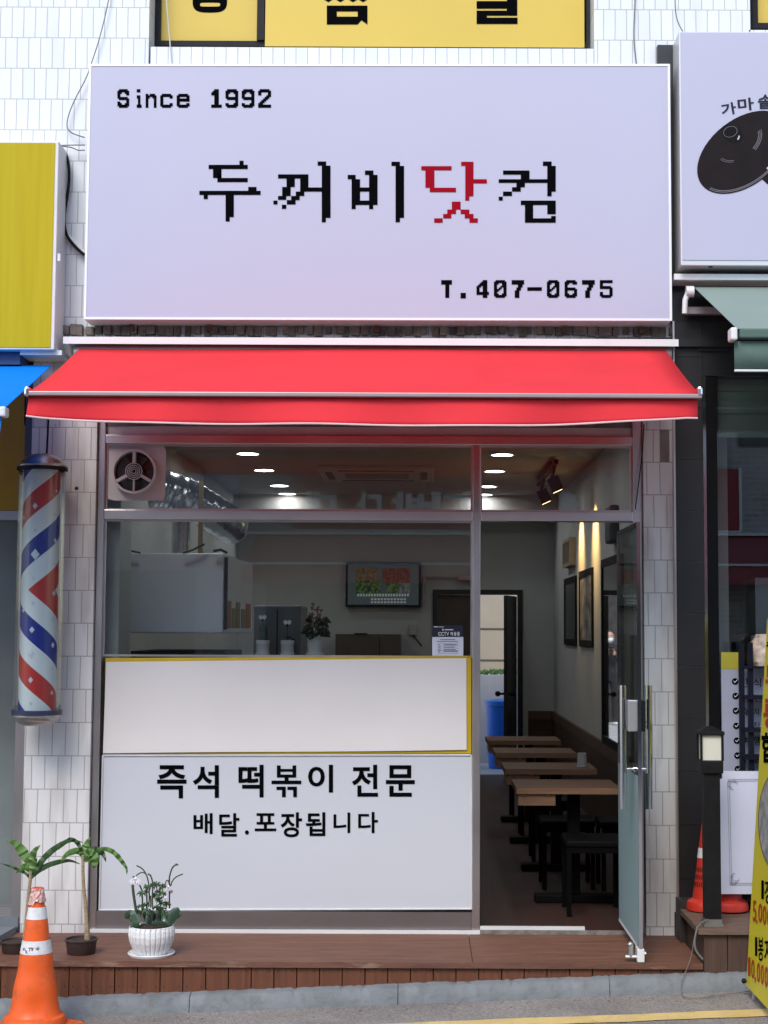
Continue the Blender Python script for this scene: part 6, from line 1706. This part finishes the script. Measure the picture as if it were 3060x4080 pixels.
obj('sprouts', g, mat('sprout_green', (.09, .20, .05), .6, 0, .3, 30, transl=.2), PLB).name = 'foliage'
BN = thing('blue_bin', 'bright blue plastic barrel with lid in the back yard', 'barrel', (1.09, 10.3, -.06))
bxx = at(1998, 2850, 10.3).x; s = (10.3 - CAM.y) / FPX; rB = 60 * s
z1 = at(1998, 2806, 10.3).z
g = MB(); g.lathe([(rB * .82, 0), (rB * .95, .2), (rB, z1 + .03), (rB * .97, z1 + .06)], (bxx, 10.3, -.06), 32); obj('barrel_body', g, mat('blue_plastic', (.01, .13, .62), .4, 0, .08), BN, smooth=True)
g = MB(); g.lathe([(rB * 1.06, z1 + .045), (rB * 1.06, z1 + .10), (rB * .9, z1 + .115), (.001, z1 + .13)], (bxx, 10.3, -.06), 32); obj('barrel_lid', g, mat('light_blue_plastic', (.02, .22, .75), .35), BN, smooth=True)
DWL = thing('yard_backdrop', 'dark shed wall added behind the yard to darken the mirror view', 'backdrop', (-1.5, 19.6, -.06))  # dark wall added as a backdrop to keep the mirror image dark
g = MB(); g.box(-5, .58, 19.6, 21, -.06, 4.5); obj('backdrop_wall', g, M_DARK, DWL)
# person out in the yard (their mirror image shows in the black framed mirror)
PS = thing('person', 'person in black clothes and a white face mask, mirrored in the tall black framed mirror', 'person', (-.42, 18.85, -.06))
def person(o):
    J = [((0, 0, .86), .125), ((0, 0, 1.02), .115), ((0, 0, 1.22), .145), ((0, .0, 1.34), .10), ((0, 0, 1.42), .055),                         # 0-4 spine
         ((.085, 0, .80), .085), ((.09, 0, .45), .058), ((.09, .01, .09), .042), ((.10, -.10, .04), .035),                                   # 5-8
         ((-.085, 0, .80), .085), ((-.09, 0, .45), .058), ((-.09, .01, .09), .042), ((-.10, -.10, .04), .035),                               # 9-12
         ((.17, 0, 1.30), .058), ((.22, .02, 1.05), .044), ((.14, -.16, 1.12), .034), ((.06, -.24, 1.22), .03),                               # 13-16
         ((-.17, 0, 1.30), .058), ((-.22, .02, 1.05), .044), ((-.14, -.16, 1.12), .034), ((-.06, -.24, 1.22), .03)]
    E_ = [(0, 1), (1, 2), (2, 3), (3, 4), (0, 5), (5, 6), (6, 7), (7, 8), (0, 9), (9, 10), (10, 11), (11, 12), (3, 13), (13, 14), (14, 15), (15, 16), (3, 17), (17, 18), (18, 19), (19, 20)]
    me = bpy.data.meshes.new('body'); me.from_pydata([Vector(p) for p, r in J], E_, [])
    ob_ = bpy.data.objects.new('body', me); COL.objects.link(ob_); ob_.parent = o
    md = ob_.modifiers.new('skin', 'SKIN')
    for v, (p, r) in zip(me.skin_vertices[0].data, J): v.radius = (r, r)
    me.skin_vertices[0].data[0].use_root = True
    ss = ob_.modifiers.new('sub', 'SUBSURF'); ss.levels = 1; ss.render_levels = 1
    me.materials.append(mat('black_clothes', (.012, .012, .014), .8))
    return ob_
bd = person(PS); ORG[bd] = Vector((-.42, 18.85, -.06))
o = ORG[PS]
M_SKIN = mat('skin_tone', (.48, .30, .22), .5, 0, .05)
g = MB(); g.ball(o + Vector((0, -.01, 1.535)), .105, .80, .95, 1.15, 20, 14); g.tube([o + Vector((0, 0, 1.40)), o + Vector((0, 0, 1.48))], .045, 10); g.ball(o + Vector((0, -.112, 1.53)), .016, 1, 1, 1.3); hd = obj('head', g, M_SKIN, PS, smooth=True)
g = MB(); g.ball(o + Vector((0, .012, 1.565)), .112, .84, .95, 1.06, 20, 14); obj('hair', g, mat('dark_hair', (.02, .014, .012), .6), hd, smooth=True)
g = MB(); g.ball(o + Vector((0, -.055, 1.485)), .072, .95, .85, .85, 16, 10); obj('face_mask', g, mat('white_mask', (.8, .8, .8), .7), PS, smooth=True)
for sx in (-1, 1):
    g = MB(); g.ball(o + Vector((sx * .032, -.103, 1.555)), .012, 1, .5, .6); obj('eye', g, M_BLACK, hd)
    h0 = o + Vector((sx * .06, -.24, 1.22)); g = MB(); g.ball(h0 + Vector((0, -.02, .03)), .036, .7, .5, 1.2)
    for q in range(4): b_ = h0 + Vector((-sx * .01, -.025, .05 - q * .018)); g.tube([b_, b_ + Vector((-sx * .035, -.012, .006)), b_ + Vector((-sx * .05, .006, .006))], [.009, .008, .006], 6)
    b_ = h0 + Vector((0, -.03, .055)); g.tube([b_, b_ + Vector((-sx * .01, -.02, .03)), b_ + Vector((-sx * .02, -.025, .05))], [.009, .009, .007], 6)
    obj('hand', g, M_SKIN, PS, smooth=True)
    g = MB(); g.ball(o + Vector((sx * .10, -.06, .03)), .05, .9, 2.2, .6); obj('shoe', g, mat('white_shoe', (.7, .7, .7), .5), PS, smooth=True)
g = MB(); g.box(o.x - .04, o.x + .04, o.y - .285, o.y - .275, o.z + 1.2, o.z + 1.36); tag(obj('phone', g, M_BLACKP, bevel=.003), 'black phone held up by the person in black', 'phone')
